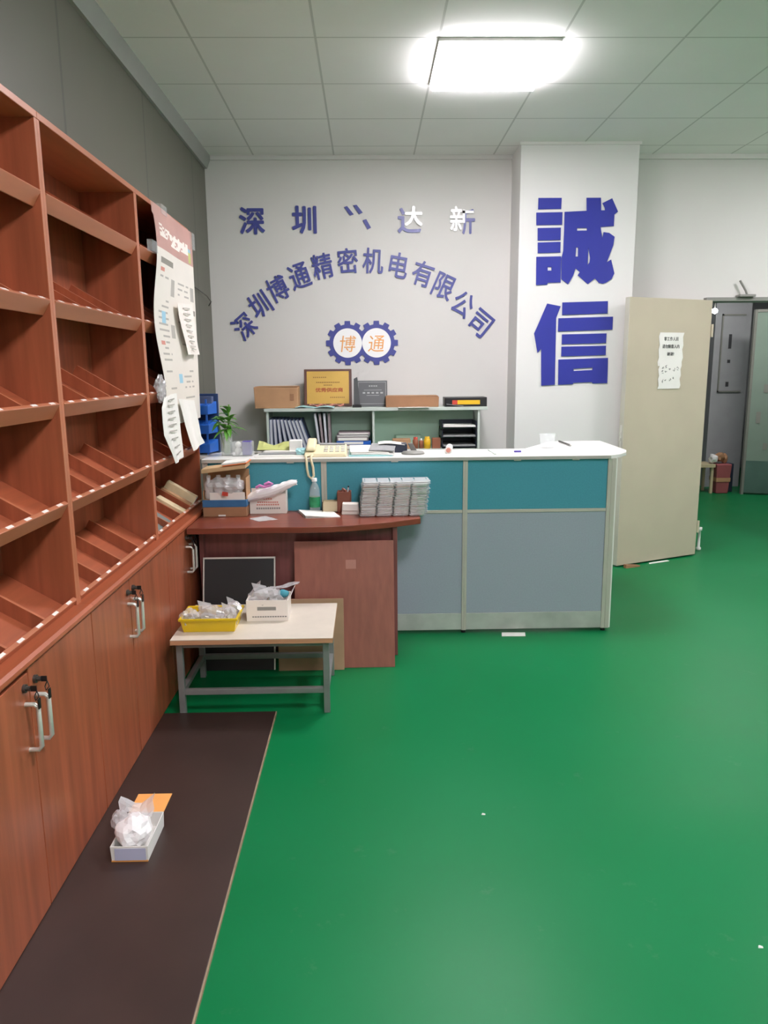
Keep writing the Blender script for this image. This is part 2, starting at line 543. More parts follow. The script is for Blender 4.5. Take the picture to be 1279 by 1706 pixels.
HX, HY = 2.747, 6.106
ang = math.atan2(-0.35, -0.78)
root = bpy.data.objects.new('door_1', None); link(root); root.location = (HX, HY, 0); root['kind'] = 'structure'
Td = Matrix.Translation((HX, HY, 0)) @ Matrix.Rotation(ang, 4, 'Z')     # +x runs along the leaf, -y is the far side
LEAF = 0.855
# leaf: local y in [-0.05, 0]; the visible face is +y (towards the room)
b = MB(); b.T = Td
b.box(0, -0.048, 0.012, LEAF, 0, 2.085)
obj('leaf', b, 'door_paint', root, 0.003)
b = MB(); b.T = Td
b.box(LEAF, -0.046, 0.014, LEAF + 0.003, -0.002, 2.083)
obj('leaf_edge', b, 'door_edge', root)
b = MB(); b.T = Td
b.box(LEAF + 0.003, -0.034, 0.93, LEAF + 0.006, -0.014, 1.13)
b.box(LEAF + 0.006, -0.03, 1.01, LEAF + 0.016, -0.018, 1.03).box(LEAF + 0.006, -0.03, 1.055, LEAF + 0.012, -0.018, 1.075)
obj('latch_plate', b, 'silver', root, 0.001)
b = MB(); b.T = Td
for hz in (0.25, 1.85):
    b.cyl((-0.008, 0.006, hz - 0.05), (-0.008, 0.006, hz + 0.05), 0.009)
    obj('hinge', b, 'door_paint', root); b = MB(); b.T = Td
# notice on the leaf (taped paper, two sheets)
t = thing('door_notice', 'white paper notice taped on the beige door, three printed lines over handwriting', 'notice', tuple(Td @ Vector((0.41, 0.001, 1.41))))
ex = (Td.to_3x3() @ Vector((-1, 0, 0))); ez = Vector((0, 0, 1)); en = ex.cross(ez)
def dpt(u, z, off=0.002):      # u along leaf from the hinge
    return Td @ Vector((u, off, z))
def wavy(u0, u1, z0, z1, off, seed):
    g = []
    for i in range(7):
        row = []
        for j in range(9):
            u = u0 + (u1 - u0) * i / 6; z = z0 + (z1 - z0) * j / 8
            if i in (0, 6):
                u += 0.006 * math.sin(j * 2.1 + seed)
            row.append(dpt(u, z, off + 0.0015 * (1 + math.sin(j * 0.9 + i * 0.7 + seed))))
        g.append(row)
    return g
obj('printed_sheet', MB().sheet(wavy(0.295, 0.545, 1.575, 1.83, 0.002, 0)), 'white_paper', t)
obj('handwritten_sheet', MB().sheet(wavy(0.305, 0.535, 1.40, 1.60, 0.0045, 2)), 'white_paper', t)
for s_, z_, w_, h_ in (('非工作人员', 1.782, 0.150, 0.030), ('请勿随意入内', 1.725, 0.178, 0.030), ('谢谢!', 1.668, 0.072, 0.028)):
    obj('printed_line', text_on(MB(), s_, dpt(0.425, z_, 0.0068), w_, h_, 0, 0.0, 0.0006, ex, ez), 'ink', t)
rr = random.Random(3)
for zz, n in ((1.565, 2), (1.53, 5), (1.46, 4)):
    b = MB()
    for k in range(n):
        for q in range(3):
            bar(b, dpt(0.50 - 0.04 * k + rr.uniform(-0.01, 0.01), zz + 0.006 * k + rr.uniform(-0.01, 0.01), 0.0088), rr.uniform(0.008, 0.018), 0.0028, ex, ez, 0.0005, rr.uniform(-1, 1))
    obj('handwritten_line', b, 'ink', t)
# door closer arm left on the frame
t = thing('door_closer_arm', 'thin grey closer arm sticking up from the door frame', 'door closer', (3.06, BW - 0.06, DZ + 0.03))
obj('bracket', MB().box(2.99, BW - 0.085, DZ + 0.0305, 3.12, BW - 0.005, DZ + 0.05), 'frame_grey', t, 0.003)
obj('arm', MB().tube([(3.065, BW - 0.05, DZ + 0.045), (3.05, BW - 0.05, DZ + 0.08), (3.0, BW - 0.045, 2.245)], 0.009), 'frame_grey', t)
solo('door_stopper', MB().lathe([(0.0, 0), (0.02, 0), (0.022, 0.02), (0.012, 0.03), (0.012, 0.17), (0.02, 0.175), (0.022, 0.20), (0.0, 0.205)], 2.86, 6.30, 0.0), 'white_plastic', 'white floor door stop just inside the doorway', 'door stop', (2.86, 6.3, 0))
solo('cardboard_wedge', MB().hexa([(2.03, 5.72, 0), (2.16, 5.77, 0), (2.14, 5.80, 0), (2.02, 5.75, 0)], [(2.03, 5.72, 0.028), (2.16, 5.77, 0.011), (2.14, 5.80, 0.011), (2.02, 5.75, 0.028)]), 'carton_dark', 'small brown cardboard wedge under the free corner of the open door', 'wedge', (2.09, 5.76, 0))
solo('paper_scrap', MB().quad((2.26, 5.84, 0.002), (2.46, 5.93, 0.002), (2.45, 5.955, 0.002), (2.27, 5.875, 0.002), 0.003), 'white_paper', 'white paper strip lying under the open door', 'scrap', (2.36, 5.9, 0))
solo('paper_scrap', MB().quad((0.78, 4.235, 0.002), (0.92, 4.23, 0.002), (0.93, 4.29, 0.002), (0.79, 4.295, 0.002), 0.003), 'white_paper', 'white paper scrap under the front of the reception counter', 'scrap', (0.86, 4.26, 0))
for k, (sx, sy, lab_) in enumerate(((0.395, 2.43, 'tiny white paper crumb in the middle of the green floor'), (1.06, 1.78, 'tiny white crumb near the bottom of the green floor, left of its twin'), (1.22, 1.78, 'tiny white crumb at the bottom right corner of the green floor'))):
    solo('paper_crumb', MB().hexa([(sx - 0.008, sy - 0.003, 0), (sx + 0.006, sy - 0.004, 0), (sx + 0.008, sy + 0.003, 0), (sx - 0.004, sy + 0.005, 0)], [(sx - 0.006, sy - 0.002, 0.004), (sx + 0.004, sy - 0.002, 0.003), (sx + 0.006, sy + 0.002, 0.002), (sx - 0.003, sy + 0.003, 0.004)]), 'white_paper', lab_, 'scrap', (sx, sy, 0), 'crumbs on the floor')

# ---------------------------------------------------------------- the hall beyond
struct('wall_hall', MB().box(2.0, 11.6, 0, 7.0, 11.7, 3.0).box(2.4, BW + 0.12, 0, 2.5, 11.6, 3.0).box(6.9, BW + 0.12, 0, 7.0, 11.6, 3.0), 'hall_wall')
struct('ceiling_hall', MB().box(2.0, BW + 0.12, 2.9, 7.0, 11.7, 3.0), 'hall_wall')
struct('wall_hall_pier', MB().box(4.44, 9.75, 0, 4.9, 10.2, 2.9), 'hall_wall')
emit_mat('hall_glow', (1, 0.98, 0.95), HALL_POWER)
emit_mat('spot_glow', (1, 1, 1), 30.0)
t = thing('wall_lamp', 'small bright lamp seen at the top of the doorway', 'lamp', (4.26, 9.4, 2.2))
obj('bulb', MB().lathe([(0.0, -0.035), (0.03, -0.02), (0.036, 0), (0.03, 0.02), (0.0, 0.035)], 4.26, 9.4, 2.235), 'spot_glow', t)
obj('bracket', MB().cyl((4.26, 9.4, 2.27), (4.26, 9.4, 2.9), 0.008), 'frame_grey', t)
t = thing('hall_ceiling_light', 'long ceiling light in the hall beyond the doorway', 'ceiling light', (4.2, 7.9, 2.9))
obj('tube', MB().box(3.3, 7.85, 2.86, 5.1, 7.95, 2.88), 'hall_glow', t)
obj('housing', MB().box(3.28, 7.82, 2.88, 5.12, 7.98, 2.9), 'white_plastic', t)
# pink bin with litter
t = thing('waste_bin', 'pink waste bin full of litter inside the doorway', 'bin', (4.42, 9.3, 0))
obj('bin_body', MB().hexa([(4.35, 9.2, 0), (4.50, 9.2, 0), (4.50, 9.38, 0), (4.35, 9.38, 0)], [(4.33, 9.18, 0.37), (4.52, 9.18, 0.37), (4.52, 9.40, 0.37), (4.33, 9.40, 0.37)]), 'bin_pink', t, 0.01)
obj('band', MB().box(4.337, 9.186, 0.15, 4.513, 9.394, 0.20), 'carton', t)
solo('litter', MB().blob((4.40, 9.28, 0.45), (0.07, 0.06, 0.06), 0.4, 2, 2, 1.0).blob((4.47, 9.30, 0.43), (0.05, 0.05, 0.06), 0.4, 2, 2, 5.0), 'carton_dark', 'crumpled brown litter heaped on the pink waste bin', 'litter', (4.42, 9.3, 0.37))
solo('litter_bag', MB().blob((4.315, 9.27, 0.43), (0.05, 0.07, 0.06), 0.4, 2, 2, 9.0), 'bag_white', 'white plastic bag hanging over the pink bin', 'bag', (4.34, 9.29, 0.37))
solo('storage_box', MB().box(4.53, 9.32, 0, 4.61, 9.5, 0.36), 'navy', 'dark narrow box standing beside the pink waste bin', 'box', (4.57, 9.4, 0), None, 0.005)
solo('side_table', MB().box(4.05, 9.2, 0.33, 4.32, 9.5, 0.37).box(4.06, 9.22, 0, 4.09, 9.25, 0.33).box(4.28, 9.22, 0, 4.31, 9.25, 0.33).box(4.06, 9.45, 0, 4.09, 9.48, 0.33).box(4.28, 9.45, 0, 4.31, 9.48, 0.33), 'cream_dark', 'low beige table in the hall beside the pink bin', 'table', (4.18, 9.35, 0))
t = thing('hanging_coat', 'dark navy coat hanging in the hall behind the open door', 'coat', (4.19, 9.6, 0.7))
obj('coat_body', MB().hexa([(4.05, 9.56, 0.62), (4.29, 9.56, 0.62), (4.29, 9.66, 0.62), (4.05, 9.66, 0.62)], [(4.08, 9.57, 1.45), (4.27, 9.57, 1.45), (4.27, 9.65, 1.45), (4.08, 9.65, 1.45)]), 'navy', t, 0.03)
obj('collar', MB().hexa([(4.1, 9.57, 1.45), (4.26, 9.57, 1.45), (4.26, 9.65, 1.45), (4.1, 9.65, 1.45)], [(4.13, 9.59, 1.78), (4.22, 9.59, 1.78), (4.22, 9.63, 1.78), (4.13, 9.63, 1.78)]), 'carton_light', t, 0.02)
t = thing('coat_stand', 'slim coat stand in the hall carrying the navy coat', 'coat stand', (4.19, 9.72, 0))
obj('pole', MB().cyl((4.19, 9.71, 0.02), (4.19, 9.71, 1.8), 0.015).cyl((4.19, 9.71, 1.76), (4.19, 9.6, 1.79), 0.008), 'steel_dark', t)
obj('foot', MB().lathe([(0.0, 0), (0.16, 0), (0.16, 0.012), (0.02, 0.03), (0.0, 0.03)], 4.19, 9.71, 0), 'steel_dark', t)
# notice board on the pier
t = thing('notice_board', 'narrow grey notice board on the hall pier seen through the doorway', 'notice board', (4.6, 9.75, 1.2))
obj('panel', MB().box(4.53, 9.735, 1.26, 4.82, 9.75, 2.2), 'hall_wall', t)
obj('frame', MB().box(4.52, 9.725, 1.24, 4.535, 9.75, 2.22).box(4.52, 9.725, 1.24, 4.82, 9.75, 1.26).box(4.52, 9.725, 2.2, 4.82, 9.75, 2.22), 'frame_grey', t)
b = MB()
for zz, hh in ((1.88, 0.18), (1.63, 0.04), (1.34, 0.06)):
    b.box(4.62, 9.727, zz - hh / 2, 4.655, 9.736, zz + hh / 2)
obj('markings', b, 'ink', t)
# glass door leaf across the hall
t = thing('glass_door', 'greenish frosted glass door standing in the hall at the right edge', 'glass door', (4.75, 9.0, 0))
obj('pane', MB().hexa([(4.66, 9.14, 0.42), (5.6, 8.75, 0.42), (5.6, 8.77, 0.42), (4.66, 9.16, 0.42)], [(4.66, 9.14, 2.2), (5.6, 8.75, 2.2), (5.6, 8.77, 2.2), (4.66, 9.16, 2.2)]), 'hall_glass', t)
obj('kick_panel', MB().hexa([(4.66, 9.14, 0.02), (5.6, 8.75, 0.02), (5.6, 8.77, 0.02), (4.66, 9.16, 0.02)], [(4.66, 9.14, 0.42), (5.6, 8.75, 0.42), (5.6, 8.77, 0.42), (4.66, 9.16, 0.42)]), 'hall_glass_low', t)
obj('stile', MB().box(4.63, 9.13, 0, 4.66, 9.17, 2.23), 'frame_grey', t)
obj('top_rail', MB().hexa([(4.66, 9.13, 2.2), (5.6, 8.74, 2.2), (5.6, 8.78, 2.2), (4.66, 9.17, 2.2)], [(4.66, 9.13, 2.23), (5.6, 8.74, 2.23), (5.6, 8.78, 2.23), (4.66, 9.17, 2.23)]), 'frame_grey', t)
b = MB()
for ux_, zz, hh in ((0.16, 1.3, 0.1), (0.10, 0.95, 0.14), (0.2, 0.6, 0.08)):
    p = Vector((4.66, 9.137, 0)) + Vector((0.94, -0.39, 0)).normalized() * ux_
    bar(b, (p.x, p.y - 0.002, zz), 0.05, hh, (0.94, -0.39, 0), (0, 0, 1), 0.001)
obj('sticker', b, 'frame_grey', t)

# ================================================================== wall lettering
def wall_char(c, x, z, wd, ht, rot, m, label, weight=0.003, y=BW - 0.004, th=0.0035, group=None):
    b = MB()
    text_on(b, c, (x, y, z), wd, ht, math.radians(rot), weight, th)
    return solo('wall_character', b, m, label, 'letter', (x, y, z), group)
ordn = ['first', 'second', 'third', 'fourth', 'fifth', 'sixth', 'seventh', 'eighth', 'ninth', 'tenth', 'eleventh', 'twelfth']
ARC = [('深', -0.987, 1.919, 39.9), ('圳', -0.858, 2.086, 32.5), ('博', -0.709, 2.208, 25.7), ('通', -0.532, 2.306, 18.5), ('精', -0.349, 2.38, 11.5), ('密', -0.147, 2.419, 4.2), ('机', 0.055, 2.419, -3.0), ('电', 0.26, 2.382, -10.4), ('有', 0.451, 2.317, -17.6), ('限', 0.621, 2.218, -24.6), ('公', 0.777, 2.079, -32.0), ('司', 0.918, 1.93, -39.1)]
arc_extra = ['at the left foot of the arch, leaning left', '', '', '', 'just left of the crown', 'left of two at the crown', 'right of two at the crown', '', '', '', '', 'at the right foot of the arch, leaning right']
for i, (c, x, z, r) in enumerate(ARC):
    wd = 0.15 if c == '电' else 0.165
    lb = '%s blue character from the left in the arch' % ordn[i]
    if i in (0, 11):
        lb = 'blue character %s' % arc_extra[i]
    elif arc_extra[i]:
        lb += ', ' + arc_extra[i]
    wall_char(c, x, z, wd, 0.195, r, 'letter_navy', lb, 0.0028, group='arched lettering')
wall_char('深', -0.893, 2.725, 0.20, 0.205, 0, 'letter_navy', 'leftmost heavy blue character of the straight top row', 0.0055, group='straight top row lettering')
wall_char('圳', -0.483, 2.731, 0.195, 0.21, 0, 'letter_navy', 'second heavy blue character from the left in the straight top row', 0.0055, group='straight top row lettering')
for q, lb in (([(-0.168, 2.823), (-0.144, 2.831), (-0.093, 2.769), (-0.122, 2.76)], 'left one of two short blue slanted strokes of a lost top row character'),
              ([(-0.097, 2.836), (-0.069, 2.84), (-0.022, 2.782), (-0.051, 2.769)], 'right one of two short blue slanted strokes of a lost top row character'),
              ([(-0.023, 2.724), (0.005, 2.733), (0.042, 2.669), (0.014, 2.656)], 'lower lone blue stroke left from a lost character in the top row')):
    solo('wall_character_stroke', MB().prism(q, 'y', BW - 0.008, BW - 0.0005), 'letter_navy', lb, 'letter', (q[0][0], BW, q[0][1]), 'straight top row lettering')
# the fourth and fifth are part blue, part white
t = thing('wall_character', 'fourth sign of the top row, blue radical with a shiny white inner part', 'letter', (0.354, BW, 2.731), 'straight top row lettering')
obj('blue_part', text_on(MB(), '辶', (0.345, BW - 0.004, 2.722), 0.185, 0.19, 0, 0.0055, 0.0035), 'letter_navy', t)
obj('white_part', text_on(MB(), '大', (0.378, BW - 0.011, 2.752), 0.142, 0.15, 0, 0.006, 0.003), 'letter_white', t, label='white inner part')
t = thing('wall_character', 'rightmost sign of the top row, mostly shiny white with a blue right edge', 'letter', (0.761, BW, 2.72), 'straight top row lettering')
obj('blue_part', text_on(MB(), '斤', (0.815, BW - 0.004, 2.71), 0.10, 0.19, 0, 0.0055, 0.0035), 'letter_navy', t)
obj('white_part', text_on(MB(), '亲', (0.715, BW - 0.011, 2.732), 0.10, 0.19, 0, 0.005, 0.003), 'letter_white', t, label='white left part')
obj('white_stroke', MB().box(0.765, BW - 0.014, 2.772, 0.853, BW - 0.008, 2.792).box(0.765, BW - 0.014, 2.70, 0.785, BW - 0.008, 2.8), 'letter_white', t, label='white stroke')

# the two large characters on the pier
def zx(a, b_):
    return 1.271 + (a - 102) * 0.001474 + (b_ - 335) * 0.000043
def zz(b_):
    K = [(335, 2.811), (775, 2.191), (862, 2.066), (1290, 1.433)]
    for (p, v), (q, u) in zip(K, K[1:]):
        if b_ <= q or q == 1290:
            return v + (u - v) * (b_ - p) / (q - p)
def curve_mesh(polys, y, th):
    cu = bpy.data.curves.new('outline', 'CURVE'); cu.dimensions = '2D'; cu.fill_mode = 'BOTH'; cu.extrude = th
    for poly in polys:
        sp = cu.splines.new('POLY'); sp.points.add(len(poly) - 1); sp.use_cyclic_u = True
        for p, (a, b_) in zip(sp.points, poly):
            p.co = (zx(a, b_), zz(b_), 0, 1)
    to = bpy.data.objects.new('outline', cu); sc.collection.objects.link(to)
    dg = bpy.context.evaluated_depsgraph_get(); dg.update()
    me = bpy.data.meshes.new_from_object(to.evaluated_get(dg))
    b = MB()
    b._add([(v.co.x, y - v.co.z, v.co.y) for v in me.vertices], [list(p.vertices) for p in me.polygons])
    bpy.data.objects.remove(to); bpy.data.curves.remove(cu); bpy.data.meshes.remove(me)
    return b
CHENG = [[(113, 335), (231, 335), (228, 390), (111, 392)], [(102, 408), (235, 406), (233, 470), (102, 471)], [(109, 486), (227, 484), (226, 547), (109, 549)], [(109, 559), (226, 556), (225, 611), (109, 614)],
         [(102, 632), (229, 630), (227, 765), (160, 766), (158, 776), (100, 778)], [(160, 685), (180, 685), (180, 703), (160, 703)],
         [(246, 405), (358, 400), (357, 335), (430, 335), (432, 398), (452, 398), (450, 385), (438, 362), (487, 338), (518, 405), (500, 420), (498, 478), (430, 482), (440, 540), (446, 508), (475, 512), (503, 532), (497, 575), (465, 662), (487, 648), (505, 720), (490, 750), (462, 768), (445, 773), (425, 768), (405, 745), (368, 775), (316, 728), (326, 712), (304, 692), (292, 730), (266, 775), (231, 748), (231, 640), (240, 600), (244, 500)],
         [(310, 487), (360, 487), (360, 500), (310, 500)], [(306, 585), (316, 585), (316, 632), (303, 632)], [(369, 585), (378, 640), (376, 662), (366, 675)]]
XIN = [[(158, 872), (228, 886), (205, 945), (200, 1286), (128, 1290), (127, 1100), (108, 1122), (90, 1022), (106, 988)], [(237, 867), (474, 862), (473, 924), (236, 930)], [(217, 946), (502, 940), (500, 1006), (215, 1013)], [(236, 1028), (470, 1024), (468, 1074), (235, 1078)], [(234, 1090), (468, 1087), (467, 1135), (233, 1140)],
       [(218, 1156), (480, 1149), (478, 1280), (400, 1281), (398, 1274), (297, 1277), (296, 1284), (217, 1286)], [(298, 1204), (400, 1199), (398, 1211), (298, 1215)]]
solo('wall_character', curve_mesh(CHENG, 5.895, 0.003), 'letter_blue', 'upper of the two huge bold blue characters on the white pier', 'letter', (1.58, 5.895, 2.5), 'large pier lettering')
solo('wall_character', curve_mesh(XIN, 5.895, 0.003), 'letter_blue', 'lower of the two huge bold blue characters on the white pier', 'letter', (1.58, 5.895, 1.75), 'large pier lettering')

# gear emblem
GX, GZ = -0.041, 1.780
t = thing('gear_emblem', 'emblem of two touching blue gears with orange characters on the white back wall', 'emblem', (GX, BW, GZ))
for k, sx in enumerate((-1, 1)):
    cx = GX + sx * 0.117
    pr = []
    n = 12
    for i in range(n):
        a0 = 2 * PI * (i + 0.0) / n
        for da, rr_ in ((-0.165, 0.148), (-0.125, 0.176), (0.125, 0.176), (0.165, 0.148), (0.26, 0.148)):
            pr.append((cx + rr_ * math.sin(a0 + da), GZ + rr_ * math.cos(a0 + da)))
    inner = [(cx + 0.117 * math.sin(2 * PI * i / len(pr) - 0.165), GZ + 0.117 * math.cos(2 * PI * i / len(pr) - 0.165)) for i in range(len(pr))]
    y0, y1 = BW - 0.0005, BW - 0.006 - 0.0006 * k
    b = MB(); m = len(pr)
    vs = [(p[0], y1, p[1]) for p in pr] + [(p[0], y1, p[1]) for p in inner] + [(p[0], y0, p[1]) for p in pr] + [(p[0], y0, p[1]) for p in inner]
    fs = []
    for i in range(m):
        j = (i + 1) % m
        fs += [(i, j, m + j, m + i), (i, 2 * m + i, 2 * m + j, j), (m + i, m + j, 3 * m + j, 3 * m + i)]
    b._add(vs, fs)
    g = obj('gear', b, 'letter_navy', t)
    obj('disc', MB().cyl((cx, BW - 0.001, GZ), (cx, BW - 0.0085, GZ), 0.1165, seg=48), 'letter_white', g, label='white disc')
    obj('inscription', text_on(MB(), '博通'[k], (cx, BW - 0.0093, GZ - 0.006), 0.128, 0.128, 0, 0.0, 0.0012, skew=0.12), 'letter_orange', g, label='orange character')

# ================================================================== cabinets on the left
LX = -0.96           # face of the lower doors
UX = -1.0            # face of the upper posts
BX = LW + 0.004      # back
LEDGE = 0.79
TOP = 2.35
LIPS = [2.13, 1.805, 1.48, 1.155, 0.825]
A = math.radians(31)
sdir = Vector((-math.cos(A), 0, math.sin(A)))      # up the slope, towards the back
ndir = Vector((math.sin(A), 0, math.cos(A)))

def slope_box(b, P, s0, s1, n0, n1, y0, y1):
    def q(s, n, y):
        p = P + sdir * s + ndir * n
        return (p.x, y, p.z)
    return b.hexa([q(s0, n0, y0), q(s0, n0, y1), q(s1, n0, y1), q(s1, n0, y0)], [q(s0, n1, y0), q(s0, n1, y1), q(s1, n1, y1), q(s1, n1, y0)])

def cabinet(y0, label, sag, tagskip, off):
    y1 = y0 + 0.981
    t = thing('display_cabinet', label, 'cabinet', ((BX + LX) / 2, (y0 + y1) / 2, 0), 'tall display cabinets along the left wall')
    T_ = 0.018
    b = MB()
    # carcass: sides, top, back, ledge, plinth
    b.box(BX, y0, 0, LX - 0.02, y0 + T_, LEDGE - 0.03).box(BX, y1 - T_, 0, LX - 0.02, y1, LEDGE - 0.03)
    b.box(BX, y0 + T_, 0.0, BX + 0.008, y1 - T_, TOP)
    b.box(BX + 0.008, y0 + T_, 0.03, LX - 0.02, y1 - T_, 0.05)
    b.box(LX - 0.05, y0 + T_, 0.0, LX - 0.035, y1 - T_, 0.03)
    obj('carcass', b, 'wood', t, 0.0015)
    for ya in (y0, y1 - T_):
        sp_ = obj('side_panel', MB().box(BX, ya, LEDGE, UX, ya + T_, TOP - 0.022), 'wood', t)
        obj('edge_band', MB().box(UX, ya, LEDGE, UX + 0.002, ya + T_, TOP - 0.022), 'wood_edge', sp_)
    obj('top_panel', MB().box(BX, y0, TOP - 0.022, UX + 0.004, y1, TOP), 'wood_edge', t, 0.002)
    obj('ledge', MB().prism([(BX, LEDGE - 0.03), (LX + 0.004, LEDGE - 0.03), (LX + 0.012, LEDGE - 0.02), (LX + 0.012, LEDGE - 0.008), (LX + 0.002, LEDGE), (BX, LEDGE)], 'y', y0, y1), 'wood_flat', t)
    for k, z in enumerate(LIPS):
        ya, yb = y0 + T_ + 0.001, y1 - T_ - 0.001
        P = Vector((UX - 0.030, 0, z - 0.042))
        smax = (UX - 0.030 - BX - 0.01) / math.cos(A)
        s_ = obj('shelf', slope_box(MB(), P, 0.0, smax, -0.012, 0.0, ya, yb), 'wood_flat', t, 0.001)
        obj('lip', slope_box(MB(), P, -0.016, 0.0, -0.012, 0.044, ya, yb), 'wood_edge', s_, 0.0025)
        for q in (0.25, 0.5, 0.75):
            yy = ya + (yb - ya) * q + random.uniform(-0.012, 0.012)
            db = slope_box(MB(), P, 0.0, smax, 0.0, 0.044, yy - 0.006, yy + 0.006)
            db.mi[1] = 1
            obj('divider', db, ['wood', 'wood_edge'], s_)
        if k > 0:
            n = 8
            for q in range(n):
                if (k, q) in tagskip:
                    continue
                yy = ya + (yb - ya) * (q + 0.55) / n + random.uniform(-0.008, 0.008)
                obj('label_tag', slope_box(MB(), P, -0.013, -0.003, 0.044, 0.0452, yy - 0.018, yy + 0.018), 'tag_white', s_, label='white label tag')
    ym = (y0 + y1) / 2 + off
    for side in (-1, 1):
        a, c = (y0 + 0.002, ym - 0.002) if side < 0 else (ym + 0.002, y1 - 0.002)
        dz = -sag if side < 0 else 0
        d = obj('door', MB().box(LX - 0.018, a, 0.014, LX, c, LEDGE - 0.034 + dz), 'wood', t, 0.002)
        yh = ym + side * 0.034
        b = MB()
        b.tube([(LX, yh, 0.665), (LX + 0.026, yh, 0.665), (LX + 0.035, yh, 0.655), (LX + 0.035, yh, 0.54), (LX + 0.026, yh, 0.53), (LX, yh, 0.53)], 0.0068)
        obj('handle', b, 'silver', d, label='silver bar handle')
        b = MB()
        b.cyl((LX, yh, 0.712), (LX + 0.008, yh, 0.712), 0.012)
        b.cyl((LX + 0.008, yh, 0.712), (LX + 0.02, yh, 0.712), 0.007)
        obj('lock', b, 'steel_dark', d)
        b = MB()
        b.box(LX + 0.02, yh - 0.0015, 0.704, LX + 0.036, yh + 0.0015, 0.720)
        b.tube([(LX + 0.036, yh, 0.705), (LX + 0.044, yh - 0.008, 0.692), (LX + 0.036, yh - 0.012, 0.682), (LX + 0.03, yh - 0.004, 0.69), (LX + 0.036, yh, 0.705)], 0.0016, 6)
        b.box(LX + 0.040, yh - 0.011, 0.655, LX + 0.043, yh + 0.003, 0.684)
        obj('key', b, 'black', d, label='dark key hanging in the lock')
    return t

cabinet(1.508, 'tall red-brown display cabinet nearest the camera at the left edge', 0.010, {(1, 2), (2, 5)}, 0.0)
cabinet(2.490, 'middle red-brown display cabinet between the nearest one and the poster', 0.0, {(2, 3), (3, 6), (4, 4)}, -0.075)
cabinet(3.472, 'far red-brown display cabinet with the poster hanging on its front', 0.0, {(4, 3)}, -0.085)

# slip of paper on the bottom shelf of the middle cabinet
P = Vector((UX - 0.030, 0, LIPS[4] - 0.042))
def sp(s, n, y):
    p = P + sdir * s + ndir * n
    return (p.x, y, p.z)
solo('plastic_slip', MB().quad(sp(0.01, 0.003, 3.26), sp(0.01, 0.003, 3.31), sp(0.15, 0.003, 3.31), sp(0.15, 0.003, 3.26), 0.002), 'white_paper', 'white plastic slip on the bottom shelf of the middle cabinet', 'slip', sp(0.01, 0.002, 3.28))
# books leaning on the bottom shelf of the far cabinet
def leaning_book(y0, y1, s0, s1, n0, n1, thick, m, label, tilt, hh=0.10):
    b = MB()
    def q(s, n, y):
        p = P + sdir * s + ndir * n
        return Vector((p.x, y, p.z))
    b.hexa([q(s0, n0, y0), q(s0, n0, y0 + thick), q(s1, n1, y1 + thick), q(s1, n1, y1)],
           [q(s0 + tilt, n0 + hh, y0), q(s0 + tilt, n0 + hh, y0 + thick), q(s1 + tilt, n1 + hh, y1 + thick), q(s1 + tilt, n1 + hh, y1)])
    t = thing('book', label, 'book', tuple(q(s0, n0, y0)), 'books on the bottom shelf of the far cabinet')
    obj('cover', b, m, t, 0.003)
    b = MB()
    b.hexa([q(s0 - 0.002, n0 + 0.005, y0 + 0.004), q(s0 - 0.002, n0 + 0.005, y0 + thick - 0.004), q(s0 + 0.03, n0 + 0.005, y0 + thick - 0.004), q(s0 + 0.03, n0 + 0.005, y0 + 0.004)],
           [q(s0 + tilt - 0.002, n0 + hh - 0.005, y0 + 0.004), q(s0 + tilt - 0.002, n0 + hh - 0.005, y0 + thick - 0.004), q(s0 + tilt + 0.03, n0 + hh - 0.005, y0 + thick - 0.004), q(s0 + tilt + 0.03, n0 + hh - 0.005, y0 + 0.004)])
    obj('pages', b, 'white_paper', t)
leaning_book(4.255, 4.255, 0.002, 0.19, 0.003, 0.003, 0.045, 'book_cream', 'thick cream book at the right end of the bottom shelf of the far cabinet', 0.0, 0.085)
leaning_book(4.19, 4.19, 0.004, 0.19, 0.003, 0.003, 0.04, 'book_tan', 'tan book left of the thick cream book on the bottom shelf', 0.0, 0.05)
leaning_book(4.06, 4.06, 0.002, 0.17, 0.003, 0.003, 0.07, 'book_cream', 'wide pale yellow booklet left of the tan book on the bottom shelf', 0.0, 0.028)
solo('grey_folder', MB().quad(sp(0.006, 0.008, 3.54), sp(0.006, 0.008, 3.86), sp(0.18, 0.02, 3.86), sp(0.18, 0.02, 3.54), 0.01), 'screed', 'grey folder lying at the left of the bottom shelf of the far cabinet', 'folder', sp(0.01, 0.004, 3.7))

